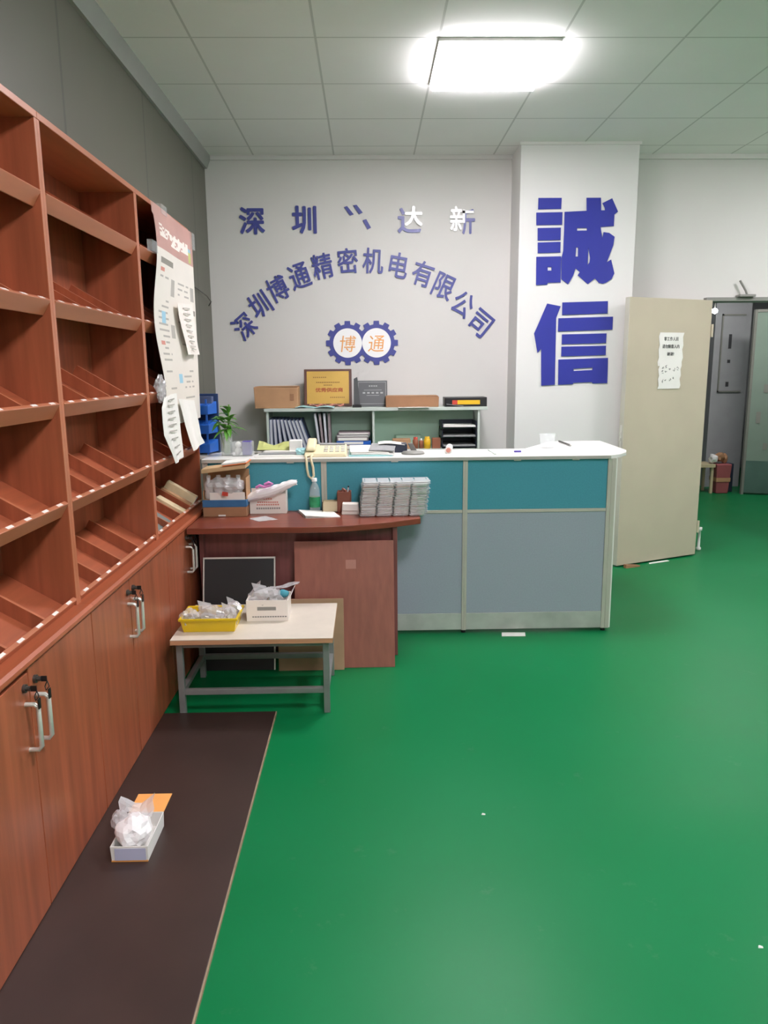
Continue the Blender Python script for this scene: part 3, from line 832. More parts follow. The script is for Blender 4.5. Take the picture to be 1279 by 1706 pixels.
# ---------------------------------------------------------------- poster on the far cabinet
PX = UX + 0.012
def poster():
    NU, NV = 44, 110
    y0, y1, zt, zb = 3.645, 4.47, 2.335, 1.30
    b = MB()
    rnd = random.Random(5)
    rows = [[rnd.random() for _ in range(60)] for _ in range(120)]
    def pat(u, v):      # u across 0..1, v down 0..1
        if v < 0.185:
            if 0.10 < u < 0.86 and 0.08 < v - 0.012 * (u - 0.4) < 0.132:
                return 2 if rows[int(v * NV)][int(u * 30)] > 0.3 else 0
            if 0.36 < u < 0.62 and 0.135 < v < 0.145:
                return 2
            if 0.86 < u < 0.93 and 0.10 < v < 0.17:
                return 7 if v > 0.12 else 5
            return 0
        if 0.08 < u < 0.40 and 0.215 < v < 0.245:
            return 3
        if 0.62 < u < 0.98 and 0.42 < v < 0.45:
            return 3
        if 0.08 < u < 0.18 and (0.265 < v < 0.28 or 0.60 < v < 0.62):
            return 4
        if 0.15 < u < 0.24 and 0.46 < v < 0.52:
            return 5
        if 0.42 < u < 0.50 and 0.75 < v < 0.80:
            return 5
        if 0.36 < u < 0.46 and (0.30 < v < 0.38 or 0.52 < v < 0.58):
            return 6
        if 0.86 < u < 0.95 and 0.30 < v < 0.37:
            return 6
        if (0.08 < u < 0.32 or 0.55 < u < 0.82) and v > 0.29:
            k = int(v * NV)
            if k % 3 == 0 and rows[k // 4][int(u > 0.45)] > 0.35 and rows[k][int(u * 20)] > 0.25:
                return 6
        return 1
    g = []
    for j in range(NV + 1):
        v = j / NV
        row = []
        for i in range(NU + 1):
            u = i / NU
            yl = y0 + 0.05 * math.sin(v * 9.0) * (v > 0.05) - 0.0
            yy = yl + (y1 - yl) * u
            zz_ = zt + (zb - zt) * v - 0.0 * u
            x = PX + 0.005 * (1 - u) * (1 + math.sin(v * 9 + 0.6)) + 0.003 * (1 + math.sin(u * 7 + v * 3))
            row.append((x, yy, zz_))
        g.append(row)
    vs = [p for row in g for p in row]
    n = NU + 1
    vs2 = [(p[0] - 0.0012, p[1], p[2]) for p in vs]
    for j in range(NV):
        for i in range(NU):
            pass
    b.v = [Vector(p) for p in vs + vs2]
    Nn = len(vs)
    for j in range(NV):
        for i in range(NU):
            a, c, d, e = j * n + i, j * n + i + 1, (j + 1) * n + i + 1, (j + 1) * n + i
            b.f.append([a, e, d, c]); b.mi.append(pat((i + 0.5) / NU, (j + 0.5) / NV)); b.sm.append(True)
            b.f.append([Nn + a, Nn + c, Nn + d, Nn + e]); b.mi.append(1); b.sm.append(True)
    return b, y0, zt
b, py, pz = poster()
t = thing('poster', 'large safety poster with reddish heading taped over the front of the far cabinet', 'poster', (PX, 4.05, 1.3))
obj('sheet', b, ['poster_head', 'poster_body', 'poster_light', 'poster_grey', 'poster_red', 'poster_blue', 'poster_text', 'lime'], t)
for q in ((3.80, 2.31, 3.90, 2.354), (3.60, 2.11, 3.69, 2.16), (4.43, 2.24, 4.49, 2.33)):
    obj('tape', MB().box(PX - 0.006, q[0], q[1], PX + 0.017, q[2], q[3]), 'clear', t, label='clear tape')
# loose leaves hanging on the poster
def leaf_sheet(pts, m, name, label, lines=True):
    # pts: left and right edge polylines from top to bottom as (y, z, x offset)
    Lp, Rp = pts
    g = []
    for (ya, za, xa), (yb, zb, xb) in zip(Lp, Rp):
        g.append([(PX + xa + (xb - xa) * q / 6 + 0.006 * math.sin(q * 1.2), ya + (yb - ya) * q / 6, za + (zb - za) * q / 6) for q in range(7)])
    t = thing(name, label, 'paper', (PX, Lp[0][0], Lp[-1][1]), 'papers hanging on the far cabinet')
    obj('sheet', MB().sheet(g, 0.0012), m, t)
    if lines:
        b = MB()
        for k in range(9):
            f = 0.08 + k * 0.095
            i = min(int(f * (len(g) - 1)), len(g) - 2); h = f * (len(g) - 1) - i
            pa = Vector(g[i][1]).lerp(Vector(g[i + 1][1]), h); pb = Vector(g[i][5]).lerp(Vector(g[i + 1][5]), h)
            pa.x += 0.006; pb.x += 0.006
            pm = (pa + pb) / 2
            bar(b, pm, (pb - pa).length * 0.8, 0.006, pb - pa, (0, 0, 1), 0.0006)
        obj('text_lines', b, 'poster_text', t)
    return t
leaf_sheet([[(3.63, 1.45, 0.022), (3.57, 1.40, 0.022), (3.57, 1.33, 0.022), (3.58, 1.27, 0.022), (3.70, 1.17, 0.023), (3.75, 1.115, 0.024)],
            [(3.84, 1.46, 0.022), (3.85, 1.40, 0.022), (3.87, 1.33, 0.022), (3.88, 1.26, 0.022), (3.90, 1.18, 0.023), (3.90, 1.13, 0.024)]], 'white_paper', 'hanging_paper', 'left one of two white papers hanging below the poster, with printed lines')
leaf_sheet([[(3.89, 1.43, 0.022), (3.95, 1.36, 0.022), (4.00, 1.29, 0.022), (4.08, 1.20, 0.023), (4.15, 1.135, 0.024)],
            [(4.22, 1.41, 0.022), (4.26, 1.34, 0.022), (4.31, 1.27, 0.022), (4.34, 1.20, 0.023), (4.42, 1.155, 0.025)]], 'white_paper', 'hanging_paper', 'right one of two white papers hanging below the poster, plain', False)
leaf_sheet([[(3.98, 1.91, 0.022), (4.00, 1.84, 0.024), (4.04, 1.77, 0.028), (4.09, 1.70, 0.032), (4.10, 1.655, 0.036)],
            [(4.30, 1.93, 0.022), (4.31, 1.85, 0.024), (4.33, 1.77, 0.027), (4.35, 1.70, 0.03), (4.37, 1.66, 0.033)]], 'poster_light', 'taped_leaflet', 'curled white leaflet taped on the middle of the poster at its right')
b = MB().blob((UX + 0.02, 3.62, 1.50), (0.02, 0.06, 0.05), 0.4, 2, 3, 3.3).blob((UX + 0.02, 3.63, 1.46), (0.016, 0.04, 0.04), 0.4, 2, 3, 8.3)
solo('plastic_scrap', b, 'bag_film', 'crumpled clear plastic tape scrap at the left edge of the poster', 'scrap', (UX + 0.01, 3.62, 1.45))
# wire on the partition beside the poster
solo('wall_wire', MB().tube([(LW + 0.006, 5.5, 2.17), (LW + 0.01, 5.7, 2.16), (LW + 0.03, 5.95, 2.13), (LW + 0.03, 6.1, 2.10), (LW + 0.006, 6.12, 2.07)], 0.004, 6), 'steel_dark', 'short thin dark wire on the grey partition beside the poster', 'wire', (LW + 0.006, 5.6, 1.9))

# ================================================================== reception counter
CT, CF = 1.072, 4.3       # top height and front plane
t = thing('reception_counter', 'long reception counter with teal and grey fabric panels and white top', 'counter', (0.3, 4.45, 0))
tp = [(-0.955, CF - 0.012), (1.40, CF - 0.012), (1.47, CF + 0.04), (1.54, CF + 0.14), (1.578, 4.55), (1.60, 5.15), (1.25, 5.15), (0.98, 4.69), (-1.235, 4.69), (-1.235, 4.475), (-0.955, 4.475)]
b = MB().prism(tp, 'z', CT - 0.022, CT)
obj('countertop', b, 'counter_top', t, 0.003)
obj('top_edging', MB().box(-0.955, CF - 0.0145, CT - 0.021, 1.40, CF - 0.012, CT - 0.003), 'counter_edge', t)
posts = [(-0.955, -0.925), (-0.275, -0.243), (0.546, 0.574), (1.390, 1.438)]
for (a, c) in posts:
    obj('post', MB().box(a, CF, 0.02, c, CF + 0.05, CT - 0.022).box((a + c) / 2 - 0.002, CF - 0.003, 0.02, (a + c) / 2 + 0.002, CF, CT - 0.022), 'alu', t, 0.004)
for (a, c) in ((-0.925, -0.275), (-0.243, 0.546), (0.574, 1.390)):
    obj('teal_panel', MB().box(a, CF + 0.008, 0.757, c, CF + 0.04, CT - 0.022), 'teal', t, 0.002)
    obj('bead', MB().box(a, CF + 0.003, 0.738, c, CF + 0.04, 0.757), 'alu', t, 0.002)
    obj('grey_panel', MB().box(a, CF + 0.008, 0.125, c, CF + 0.04, 0.738), 'fabric_grey', t, 0.002)
    obj('kick_panel', MB().box(a, CF + 0.003, 0.022, c, CF + 0.04, 0.125), 'kick', t, 0.002)
b = MB().box(1.438, CF + 0.01, 0.02, 1.448, 5.12, CT - 0.022)
obj('end_panel', b, 'white_plastic', t)
for fx, fy in ((-0.9, CF + 0.025), (-0.26, CF + 0.025), (0.56, CF + 0.025), (1.41, CF + 0.025), (1.443, 4.7), (1.443, 5.08)):
    obj('foot', MB().cyl((fx, fy, 0), (fx, fy, 0.03), 0.014), 'black', t)
obj('work_surface', MB().box(-0.95, CF + 0.05, 0.70, 1.438, 4.75, 0.725), 'mint_frame', t)
for bx in (-0.45, 0.15, 0.86, 1.2):
    obj('bracket', MB().box(bx - 0.02, CF - 0.006, CT - 0.028, bx + 0.02, CF + 0.0, CT - 0.022), 'silver', t)

# ---------------------------------------------------------------- low shelf unit on the back wall
SF, ST = 5.84, 1.278
t = thing('low_bookcase', 'low mint green bookcase against the back wall behind the counter', 'bookcase', (0.04, 6.05, 0))
obj('top_board', MB().box(-0.80, SF - 0.015, ST - 0.024, 0.925, 6.22, ST), 'mint_frame', t, 0.002)
for a in (-0.785, 0.032, 0.850):
    obj('upright', MB().box(a, SF, 0, a + 0.018, 6.105, ST - 0.024), 'mint_frame', t, 0.001)
obj('back_panel', MB().box(-0.785, 6.105, 0, 0.868, 6.115, ST - 0.024), 'mint', t)
SH = 0.955
for a, c in ((-0.767, 0.032), (0.05, 0.850)):
    obj('shelf', MB().box(a, SF + 0.002, SH - 0.018, c, 6.105, SH), 'mint_frame', t)
    obj('shelf', MB().box(a, SF + 0.002, 0.5, c, 6.105, 0.518), 'mint_frame', t)
    obj('shelf', MB().box(a, SF + 0.002, 0.06, c, 6.105, 0.078), 'mint_frame', t)
# binders
def binder_proto():
    t = thing('binder', '', 'binder', (0, 0, 0), 'binders leaning on the left shelf of the low bookcase')
    obj('cover', MB().box(0, 0.0, 0, 0.003, 0.24, 0.245).box(0.023, 0.0, 0, 0.026, 0.24, 0.245).box(0.003, 0.237, 0, 0.023, 0.24, 0.245), 'binder_blue', t)
    obj('pages', MB().box(0.0035, 0.004, 0.006, 0.0225, 0.235, 0.236), 'binder_white', t, label='pale page block')
    return t
pb = binder_proto()
xb = -0.764
angs = [0, -2, -5, -9, -13, -16, -18, -18, -18]
nm = ['first and most upright', 'second', 'third', 'fourth', 'fifth', 'sixth', 'seventh', 'eighth', 'ninth and rightmost']
for i, a in enumerate(angs):
    c = pb if i == 0 else copy_tree(pb)
    c.location = (xb, SF + 0.012, SH + 0.001)
    c.rotation_euler = (0, math.radians(a), 0)
    c['label'] = '%s blue-grey binder from the left on the low bookcase' % nm[i]
    if i + 1 < len(angs):
        a1 = angs[i + 1]
        xb += 0.027 / math.cos(math.radians(a)) + 0.245 * (math.sin(math.radians(a)) - math.sin(math.radians(a1)))
# thin magazines upright at the right of the row
for i in range(4):
    b = MB(); b.T = Matrix.Translation((-0.385 + 0.026 * i, SF + 0.012, SH + 0.001)) @ Matrix.Rotation(math.radians(-7 + 2 * i), 4, 'Y')
    b.box(0, 0, 0, 0.016, 0.2, 0.28)
    solo('magazine_file', b, 'mauve' if i % 2 else 'binder_white', '%s taller thin file standing right of the leaning binders' % ['first', 'second', 'third', 'fourth and rightmost'][i], 'file', (-0.385 + 0.026 * i, SF + 0.012, SH + 0.001), 'tall thin files on the low bookcase')
# stack of folders
zf = SH
for i, (m, h, x0, x1, lb) in enumerate((('carton_dark', 0.035, -0.24, 0.0, 'brown box file at the bottom of the folder stack on the low bookcase'), ('rack_blue', 0.03, -0.25, 0.02, 'blue and white folder second from the bottom of the folder stack'), ('mauve', 0.03, -0.245, 0.0, 'mauve folder in the middle of the folder stack on the low bookcase'), ('paper_grey', 0.016, -0.25, 0.01, 'grey paper bundle near the top of the folder stack'), ('mauve', 0.02, -0.235, 0.015, 'topmost folder of the folder stack on the low bookcase'))):
    b = MB().box(x0, SF + 0.02, zf, x1, SF + 0.24, zf + h)
    tt = thing('folder', lb, 'folder', ((x0 + x1) / 2, SF + 0.1, zf), 'folder stack on the low bookcase')
    obj('cover', b, m, tt, 0.003)
    b = MB().box(x0 + (0.06 if m == 'rack_blue' else 0.01), SF + 0.017, zf + 0.005, x1 - (0.06 if m == 'rack_blue' else 0.012), SF + 0.021, zf + h - 0.005)
    obj('pages', b, 'white_paper', tt)
    zf += h + 0.0004
# black three-tier tray
t = thing('document_tray', 'black three-tier document tray on the right shelf of the low bookcase', 'document tray', (0.71, SF + 0.15, SH))
for k in range(3):
    z0 = SH + 0.012 + k * 0.075
    b = MB().box(0.575, SF + 0.01, z0, 0.845, SF + 0.25, z0 + 0.006).box(0.575, SF + 0.01, z0, 0.580, SF + 0.25, z0 + 0.05).box(0.840, SF + 0.01, z0, 0.845, SF + 0.25, z0 + 0.05).box(0.575, SF + 0.245, z0, 0.845, SF + 0.25, z0 + 0.05)
    obj('tier', b, 'navy', t, 0.001)
b = MB()
for q in ((0.577, SF + 0.02), (0.843, SF + 0.02), (0.577, SF + 0.24), (0.843, SF + 0.24)):
    b.cyl((q[0], q[1], SH), (q[0], q[1], SH + 0.21), 0.004, seg=8)
obj('support', b, 'black', t)
for k in range(3):
    z0 = SH + 0.018 + k * 0.075
    solo('paper_stack', MB().hexa([(0.585, SF + 0.002, z0), (0.835, SF + 0.006, z0), (0.835, SF + 0.235, z0), (0.585, SF + 0.235, z0)], [(0.585, SF + 0.002, z0 + (0.022 if k == 2 else 0.01)), (0.835, SF + 0.006, z0 + 0.012), (0.835, SF + 0.235, z0 + 0.012), (0.585, SF + 0.235, z0 + 0.012)]), 'white_paper' if k == 2 else 'paper_grey', ['thin papers in the bottom tier of the black tray', 'papers in the middle tier of the black tray', 'thicker white papers in the top tier of the black tray'][k], 'papers', (0.71, SF + 0.14, z0), 'papers in the black tray')
# small things on the right shelf
solo('small_box', MB().box(0.19, SF + 0.02, SH, 0.33, SF + 0.14, SH + 0.075), 'carton', 'small brown carton on the right shelf of the low bookcase', 'box', (0.26, SF + 0.08, SH), None, 0.003)
solo('small_box', MB().box(0.22, SF + 0.15, SH, 0.42, SF + 0.25, SH + 0.095), 'mint', 'small teal box behind the brown carton on the right shelf', 'box', (0.32, SF + 0.2, SH), None, 0.003)
def jar(x, y, r, h, m, lb, capm):
    t = thing('small_jar', lb, 'jar', (x, y, SH), 'small jars on the right shelf of the low bookcase')
    obj('body', MB().lathe([(0.0, 0), (r, 0), (r, h * 0.75), (r * 0.7, h * 0.82), (0.0, h * 0.82)], x, y, SH), m, t)
    obj('cap', MB().lathe([(r * 0.72, h * 0.8), (r * 0.72, h), (0.0, h)], x, y, SH), capm, t)
jar(0.37, SF + 0.05, 0.022, 0.088, 'jar_brown', 'small brown jar left of the yellow jar', 'red')
jar(0.415, SF + 0.06, 0.018, 0.075, 'jar_brown', 'slim brown jar directly left of the yellow jar', 'silver')
jar(0.462, SF + 0.05, 0.027, 0.092, 'jar_yellow', 'small yellow jar on the right shelf of the low bookcase', 'jar_yellow')
solo('small_box', MB().box(0.50, SF + 0.03, SH, 0.565, SF + 0.1, SH + 0.08), 'jar_brown', 'small red-brown box between the yellow jar and the black tray', 'box', (0.53, SF + 0.06, SH), None, 0.003)

# things on top of the bookcase
def carton(name, x0, x1, y0, y1, z0, h, m, label, tape='carton_light', dent=0.0, cat='box'):
    t = thing(name, label, cat, ((x0 + x1) / 2, (y0 + y1) / 2, z0))
    obj('body', MB().hexa([(x0, y0, z0), (x1, y0, z0), (x1, y1, z0), (x0, y1, z0)], [(x0 - dent, y0, z0 + h), (x1 + dent, y0, z0 + h - dent), (x1, y1, z0 + h), (x0, y1, z0 + h)]), m, t, 0.004)
    obj('flap', MB().box(x0 + 0.004, y0 + 0.004, z0 + h, x1 - 0.004, (y0 + y1) / 2 - 0.001, z0 + h + 0.003).box(x0 + 0.004, (y0 + y1) / 2 + 0.001, z0 + h, x1 - 0.004, y1 - 0.004, z0 + h + 0.003), m, t)
    if tape:
        obj('tape', MB().box(x0 + 0.01, (y0 + y1) / 2 - 0.02, z0 + h + 0.003, x1 - 0.01, (y0 + y1) / 2 + 0.02, z0 + h + 0.004), tape, t)
    return t
t = carton('cardboard_box', -0.872, -0.545, 5.87, 6.12, ST, 0.165, 'carton', 'brown cardboard box at the left end of the bookcase top', dent=0.006)
obj('side_mark', MB().box(-0.60, 5.866, ST + 0.06, -0.57, 5.8705, ST + 0.11), 'carton_dark', t)
carton('flat_cardboard_box', 0.14, 0.55, 5.88, 6.1, ST, 0.083, 'carton_dark', 'long flat brown box right of the dark plaque on the bookcase', dent=0.003)
solo('paper_slip', MB().quad((0.235, 5.79, ST + 0.0005), (0.47, 5.79, ST + 0.0005), (0.47, 5.87, ST + 0.001), (0.235, 5.87, ST + 0.001), 0.002), 'white_paper', 'white paper slip under the long flat brown box', 'paper', (0.35, 5.83, ST))
t = thing('black_box', 'flat black box with yellow and red label at the right end of the bookcase', 'box', (0.75, 5.95, ST))
obj('body', MB().box(0.598, 5.87, ST, 0.925, 6.05, ST + 0.072), 'black', t, 0.004)
obj('sticker', MB().box(0.655, 5.866, ST + 0.018, 0.695, 5.87, ST + 0.05), 'red', t, label='red sticker part')
obj('sticker', MB().box(0.695, 5.866, ST + 0.018, 0.87, 5.87, ST + 0.05), 'jar_yellow', t, label='yellow sticker part')
obj('flap', MB().quad((0.61, 5.855, ST + 0.02), (0.74, 5.855, ST + 0.004), (0.74, 5.868, ST + 0.006), (0.61, 5.868, ST + 0.022), 0.002), 'paper_grey', t)

def plaque(x0, x1, z0, h, y, lean, thick):
    """Transform: local x right, z up along the plaque, y towards the wall."""
    return Matrix.Translation(((x0 + x1) / 2, y, z0)) @ Matrix.Rotation(-lean, 4, 'X')
T1 = plaque(-0.508, -0.128, ST, 0.3, 6.08, 0.16, 0.02)
t = thing('award_plaque', 'gold award plaque in a dark wooden frame leaning on the bookcase', 'plaque', (-0.318, 6.08, ST))
w2, h2 = 0.19, 0.298
b = MB(); b.T = T1
b.box(-w2, -0.012, 0, w2, 0.012, h2)
obj('frame', b, 'plaque_frame', t, 0.004)
b = MB(); b.T = T1
b.box(-w2 + 0.022, -0.0145, 0.022, w2 - 0.022, -0.012, h2 - 0.018)
obj('gold_plate', b, 'gold', t)
ux1 = T1.to_3x3() @ Vector((1, 0, 0)); uy1 = T1.to_3x3() @ Vector((0, 0, 1))
b = MB()
text_on(b, '优秀供应商', T1 @ Vector((0.01, -0.0155, 0.132)), 0.22, 0.036, 0, 0.0012, 0.0008, ux1, uy1)
obj('red_inscription', b, 'plaque_red', t)
b = MB()
for lx, lz, lw in ((-0.065, 0.232, 0.11), (0.0, 0.192, 0.19), (0.0, 0.170, 0.07), (0.075, 0.072, 0.12)):
    n = max(3, int(lw / 0.014))
    for k in range(n):
        bar(b, T1 @ Vector((lx - lw / 2 + lw * (k + 0.5) / n, -0.0155, lz)), 0.0095, 0.008, ux1, uy1, 0.0006)
obj('small_inscription', b, 'plaque_ink', t)
# papers peeking out under the gold plaque
solo('folded_papers', MB().sheet([[(-0.56 + 0.05 * i, 5.82 + 0.02 * math.sin(i) + 0.10 * j, ST + 0.002 + 0.006 * (1 + math.sin(i * 1.7)) - (0.012 if j == 0 and i < 5 else 0.0) * 0) for j in range(3)] for i in range(7)], 0.003), 'cyan_light', 'pale blue folded papers lying in front of the gold plaque', 'paper', (-0.4, 5.9, ST))
solo('red_cloth', MB().sheet([[(-0.46 + 0.03 * i, 5.98 + 0.02 * j, ST + 0.004 + 0.012 * (1 + math.sin(i * 2.1 + j))) for j in range(3)] for i in range(10)], 0.003), 'poster_red', 'crumpled reddish cloth under the lower edge of the gold plaque', 'cloth', (-0.33, 6.0, ST))
T2 = plaque(-0.108, 0.148, ST, 0.21, 6.02, 0.16, 0.02)
t = thing('dark_plaque', 'dark grey plaque with pale lettering right of the gold plaque', 'plaque', (0.02, 6.02, ST))
b = MB(); b.T = T2
b.box(-0.112, -0.008, 0, 0.135, 0.008, 0.205)
obj('plate', b, 'plaque_dark', t, 0.003)
ux2 = T2.to_3x3() @ Vector((1, 0, 0)); uy2 = T2.to_3x3() @ Vector((0, 0, 1))
b = MB()
for (cx, cz, ww, hh) in ((0.015, 0.192, 0.22, 0.003), (0.015, 0.022, 0.22, 0.003), (0.122, 0.107, 0.003, 0.17), (-0.094, 0.107, 0.003, 0.17), (0.02, 0.13, 0.14, 0.003), (0.02, 0.088, 0.10, 0.003)):
    bar(b, T2 @ Vector((cx, -0.0088, cz)), ww, hh, ux2, uy2, 0.0006)
for k in range(5):
    bar(b, T2 @ Vector((-0.05 + 0.035 * k, -0.0088, 0.108)), 0.02, 0.012, ux2, uy2, 0.0006)
for k in range(4):
    bar(b, T2 @ Vector((-0.005 + 0.018 * k, -0.0088, 0.162)), 0.012, 0.009, ux2, uy2, 0.0006)
obj('inscription', b, 'plaque_line', t)
t = thing('glass_trophy', 'small dark glass trophy standing at the left of the dark plaque', 'trophy', (-0.085, 5.93, ST))
obj('blade', MB().hexa([(-0.11, 5.925, ST + 0.02), (-0.06, 5.925, ST + 0.02), (-0.06, 5.94, ST + 0.02), (-0.11, 5.94, ST + 0.02)], [(-0.108, 5.925, ST + 0.22), (-0.08, 5.925, ST + 0.235), (-0.08, 5.94, ST + 0.235), (-0.108, 5.94, ST + 0.22)]), 'plaque_dark', t, 0.003)
obj('base', MB().box(-0.12, 5.91, ST, -0.05, 5.955, ST + 0.02), 'black', t, 0.002)

# ================================================================== on the counter top
Z = CT
# blue rack at the left end
t = thing('blue_file_rack', 'blue plastic file rack at the left end of the counter top', 'file rack', (-1.0, 4.6, Z))
obj('back_frame', MB().box(-1.05, 4.655, Z, -0.915, 4.665, Z + 0.36), 'rack_navy', t, 0.004)
for k in range(3):
    z0 = Z + 0.01 + 0.115 * k
    b = MB().hexa([(-1.05, 4.53, z0), (-0.955, 4.53, z0), (-0.925, 4.655, z0), (-1.05, 4.655, z0)], [(-1.05, 4.52, z0 + 0.055), (-0.95, 4.52, z0 + 0.055), (-0.925, 4.655, z0 + 0.075), (-1.05, 4.655, z0 + 0.075)])
    obj('pocket', b, 'rack_blue', t, 0.004)
obj('side_post', MB().box(-0.972, 4.54, Z, -0.962, 4.55, Z + 0.33), 'rack_blue', t)
solo('paper_bundle', MB().box(-1.04, 4.58, Z + 0.30, -0.94, 4.64, Z + 0.345), 'binder_blue', 'dark paper bundle in the top pocket of the blue rack', 'papers', (-1.0, 4.6, Z + 0.3))
# plant in a glass vase
VX, VY = -0.845, 4.50
t = thing('potted_plant', 'lucky bamboo with long green leaves in a clear glass vase on the counter', 'plant', (VX, VY, Z))
obj('vase', MB().lathe([(0.0, 0.0), (0.034, 0.0), (0.036, 0.02), (0.033, 0.06), (0.032, 0.13), (0.029, 0.13), (0.030, 0.06), (0.030, 0.01), (0.0, 0.01)], VX, VY, Z), 'glass_jar', t)
stems = [((0.006, 0.004), (0.02, 0.01, 0.30)), ((-0.01, 0.0), (-0.045, -0.01, 0.20)), ((0.0, -0.008), (0.02, -0.03, 0.16))]
for (a, e) in stems:
    obj('stem', MB().tube([(VX + a[0], VY + a[1], Z + 0.012), (VX + (a[0] + e[0]) / 2, VY + (a[1] + e[1]) / 2, Z + e[2] * 0.55), (VX + e[0], VY + e[1], Z + e[2])], 0.005), 'stem_green', t)
lf = random.Random(11)
def leafblade(o, az, el, L, W):
    pts = []
    d0 = Vector((math.cos(az), math.sin(az), 0))
    sd = Vector((-math.sin(az), math.cos(az), 0))
    g = []
    for i in range(7):
        q = i / 6
        e = el - 1.1 * q * q
        c = Vector(o) + d0 * (L * q * math.cos(el * 0.7)) + Vector((0, 0, L * (math.sin(el) * q - 0.45 * q * q)))
        wd = W * math.sin(PI * (0.12 + 0.88 * q) ** 0.8) if q < 1 else 0.0005
        wd = max(wd, 0.0006)
        g.append([c - sd * wd + Vector((0, 0, wd * 0.3)), c, c + sd * wd + Vector((0, 0, wd * 0.3))])
    return MB().sheet(g, 0.0008)
for i in range(26):
    if i < 19:
        o_ = (VX + lf.uniform(-0.03, 0.03), VY + lf.uniform(-0.015, 0.01), Z + lf.uniform(0.14, 0.21)); L_ = lf.uniform(0.08, 0.115)
        el = lf.uniform(-0.2, 1.0)
    else:
        o_ = (VX + 0.012 + lf.uniform(-0.004, 0.006), VY + 0.006, Z + lf.uniform(0.20, 0.285)); L_ = lf.uniform(0.07, 0.10)
        el = lf.uniform(0.4, 1.3)
    az = lf.uniform(0, 2 * PI)
    if math.sin(az) > 0.6:
        az = -az
    obj('leaf', leafblade(o_, az, el, L_, lf.uniform(0.014, 0.02)), 'leaf', t)
# clear pen jar with purple and white things
t = thing('pen_jar', 'clear plastic tub holding white and purple caps beside the plant', 'jar', (-0.745, 4.46, Z))
obj('tub', MB().box(-0.80, 4.42, Z, -0.685, 4.50, Z + 0.004).box(-0.80, 4.42, Z + 0.004, -0.797, 4.50, Z + 0.085).box(-0.688, 4.42, Z + 0.004, -0.685, 4.50, Z + 0.085).box(-0.797, 4.42, Z + 0.004, -0.688, 4.423, Z + 0.085).box(-0.797, 4.497, Z + 0.004, -0.688, 4.50, Z + 0.085), 'clear', t)
solo('cap_pile', MB().blob((-0.772, 4.46, Z + 0.028), (0.02, 0.022, 0.024), 0.1, 1.5, 2, 1, smooth=True).blob((-0.77, 4.458, Z + 0.066), (0.019, 0.02, 0.018), 0.1, 1.5, 2, 2, smooth=True), 'white_plastic', 'white caps piled in the left half of the clear tub', 'caps', (-0.77, 4.46, Z + 0.004))
solo('purple_sponge', MB().box(-0.745, 4.43, Z + 0.005, -0.692, 4.49, Z + 0.088), 'cup_purple', 'purple block standing in the right half of the clear tub', 'sponge', (-0.72, 4.46, Z + 0.005), None, 0.006)
# papers and envelope
rnd = random.Random(21)
for i in range(3):
    x0 = -0.665 + 0.02 * i; z0 = Z + 0.0005 + 0.008 * i
    solo('paper_stack', MB().hexa([(x0, 4.36 + 0.05 * i, z0), (x0 + 0.30 - 0.05 * i, 4.37 + 0.05 * i, z0), (x0 + 0.28 - 0.05 * i, 4.60, z0), (x0 + 0.01, 4.60, z0)], [(x0, 4.36 + 0.05 * i, z0 + 0.007), (x0 + 0.30 - 0.05 * i, 4.37 + 0.05 * i, z0 + 0.006), (x0 + 0.28 - 0.05 * i, 4.60, z0 + 0.007), (x0 + 0.01, 4.60, z0 + 0.007)]), ['white_paper', 'paper_grey', 'white_paper'][i], ['lowest white sheets of the paper pile under the lime envelope', 'grey middle sheets of the paper pile under the lime envelope', 'top white sheets of the paper pile under the lime envelope'][i], 'papers', (x0 + 0.14, 4.48, z0), 'paper pile on the counter left')
solo('lime_envelope', MB().sheet([[(-0.67 + 0.03 * i, 4.52 + 0.035 * j, Z + 0.027 + 0.010 * j + 0.014 * math.sin(i * 1.1 + 0.5 * j) * (j / 3) - 0.002 * max(0, i - 4)) for j in range(4)] for i in range(9)], 0.003), 'lime', 'crumpled lime green envelope on the paper pile beside the plant', 'envelope', (-0.58, 4.6, Z + 0.025))
solo('white_box', MB().box(-0.475, 4.50, Z, -0.40, 4.56, Z + 0.085), 'white_plastic', 'small white box standing left of the cream telephone', 'box', (-0.44, 4.53, Z), None, 0.006)
solo('cyan_bag', MB().blob((-0.39, 4.44, Z + 0.022), (0.04, 0.04, 0.024), 0.4, 2, 3, 4, 0.1), 'cyan_light', 'small crumpled pale cyan plastic bag in front of the white box', 'bag', (-0.39, 4.44, Z))
# telephone
t = thing('telephone', 'cream desk telephone near the left post of the counter top', 'telephone', (-0.24, 4.45, Z))
obj('base', MB().hexa([(-0.375, 4.33, Z), (-0.125, 4.33, Z), (-0.125, 4.52, Z), (-0.375, 4.52, Z)], [(-0.37, 4.335, Z + 0.022), (-0.13, 4.335, Z + 0.022), (-0.13, 4.515, Z + 0.06), (-0.37, 4.515, Z + 0.06)]), 'phone_cream', t, 0.006)
obj('handset', MB().hexa([(-0.365, 4.35, Z + 0.03), (-0.305, 4.35, Z + 0.03), (-0.305, 4.51, Z + 0.06), (-0.365, 4.51, Z + 0.06)], [(-0.362, 4.352, Z + 0.055), (-0.308, 4.352, Z + 0.055), (-0.308, 4.508, Z + 0.10), (-0.362, 4.508, Z + 0.10)]), 'phone_cream', t, 0.012)
b = MB()
for i in range(4):
    for j in range(3):
        x0 = -0.26 + 0.033 * i; y0 = 4.36 + 0.04 * j; z0 = Z + 0.0235 + (y0 - 4.335) * 0.211
        b.box(x0, y0, z0, x0 + 0.022, y0 + 0.024, z0 + 0.007)
obj('keypad', b, 'white_plastic', t)
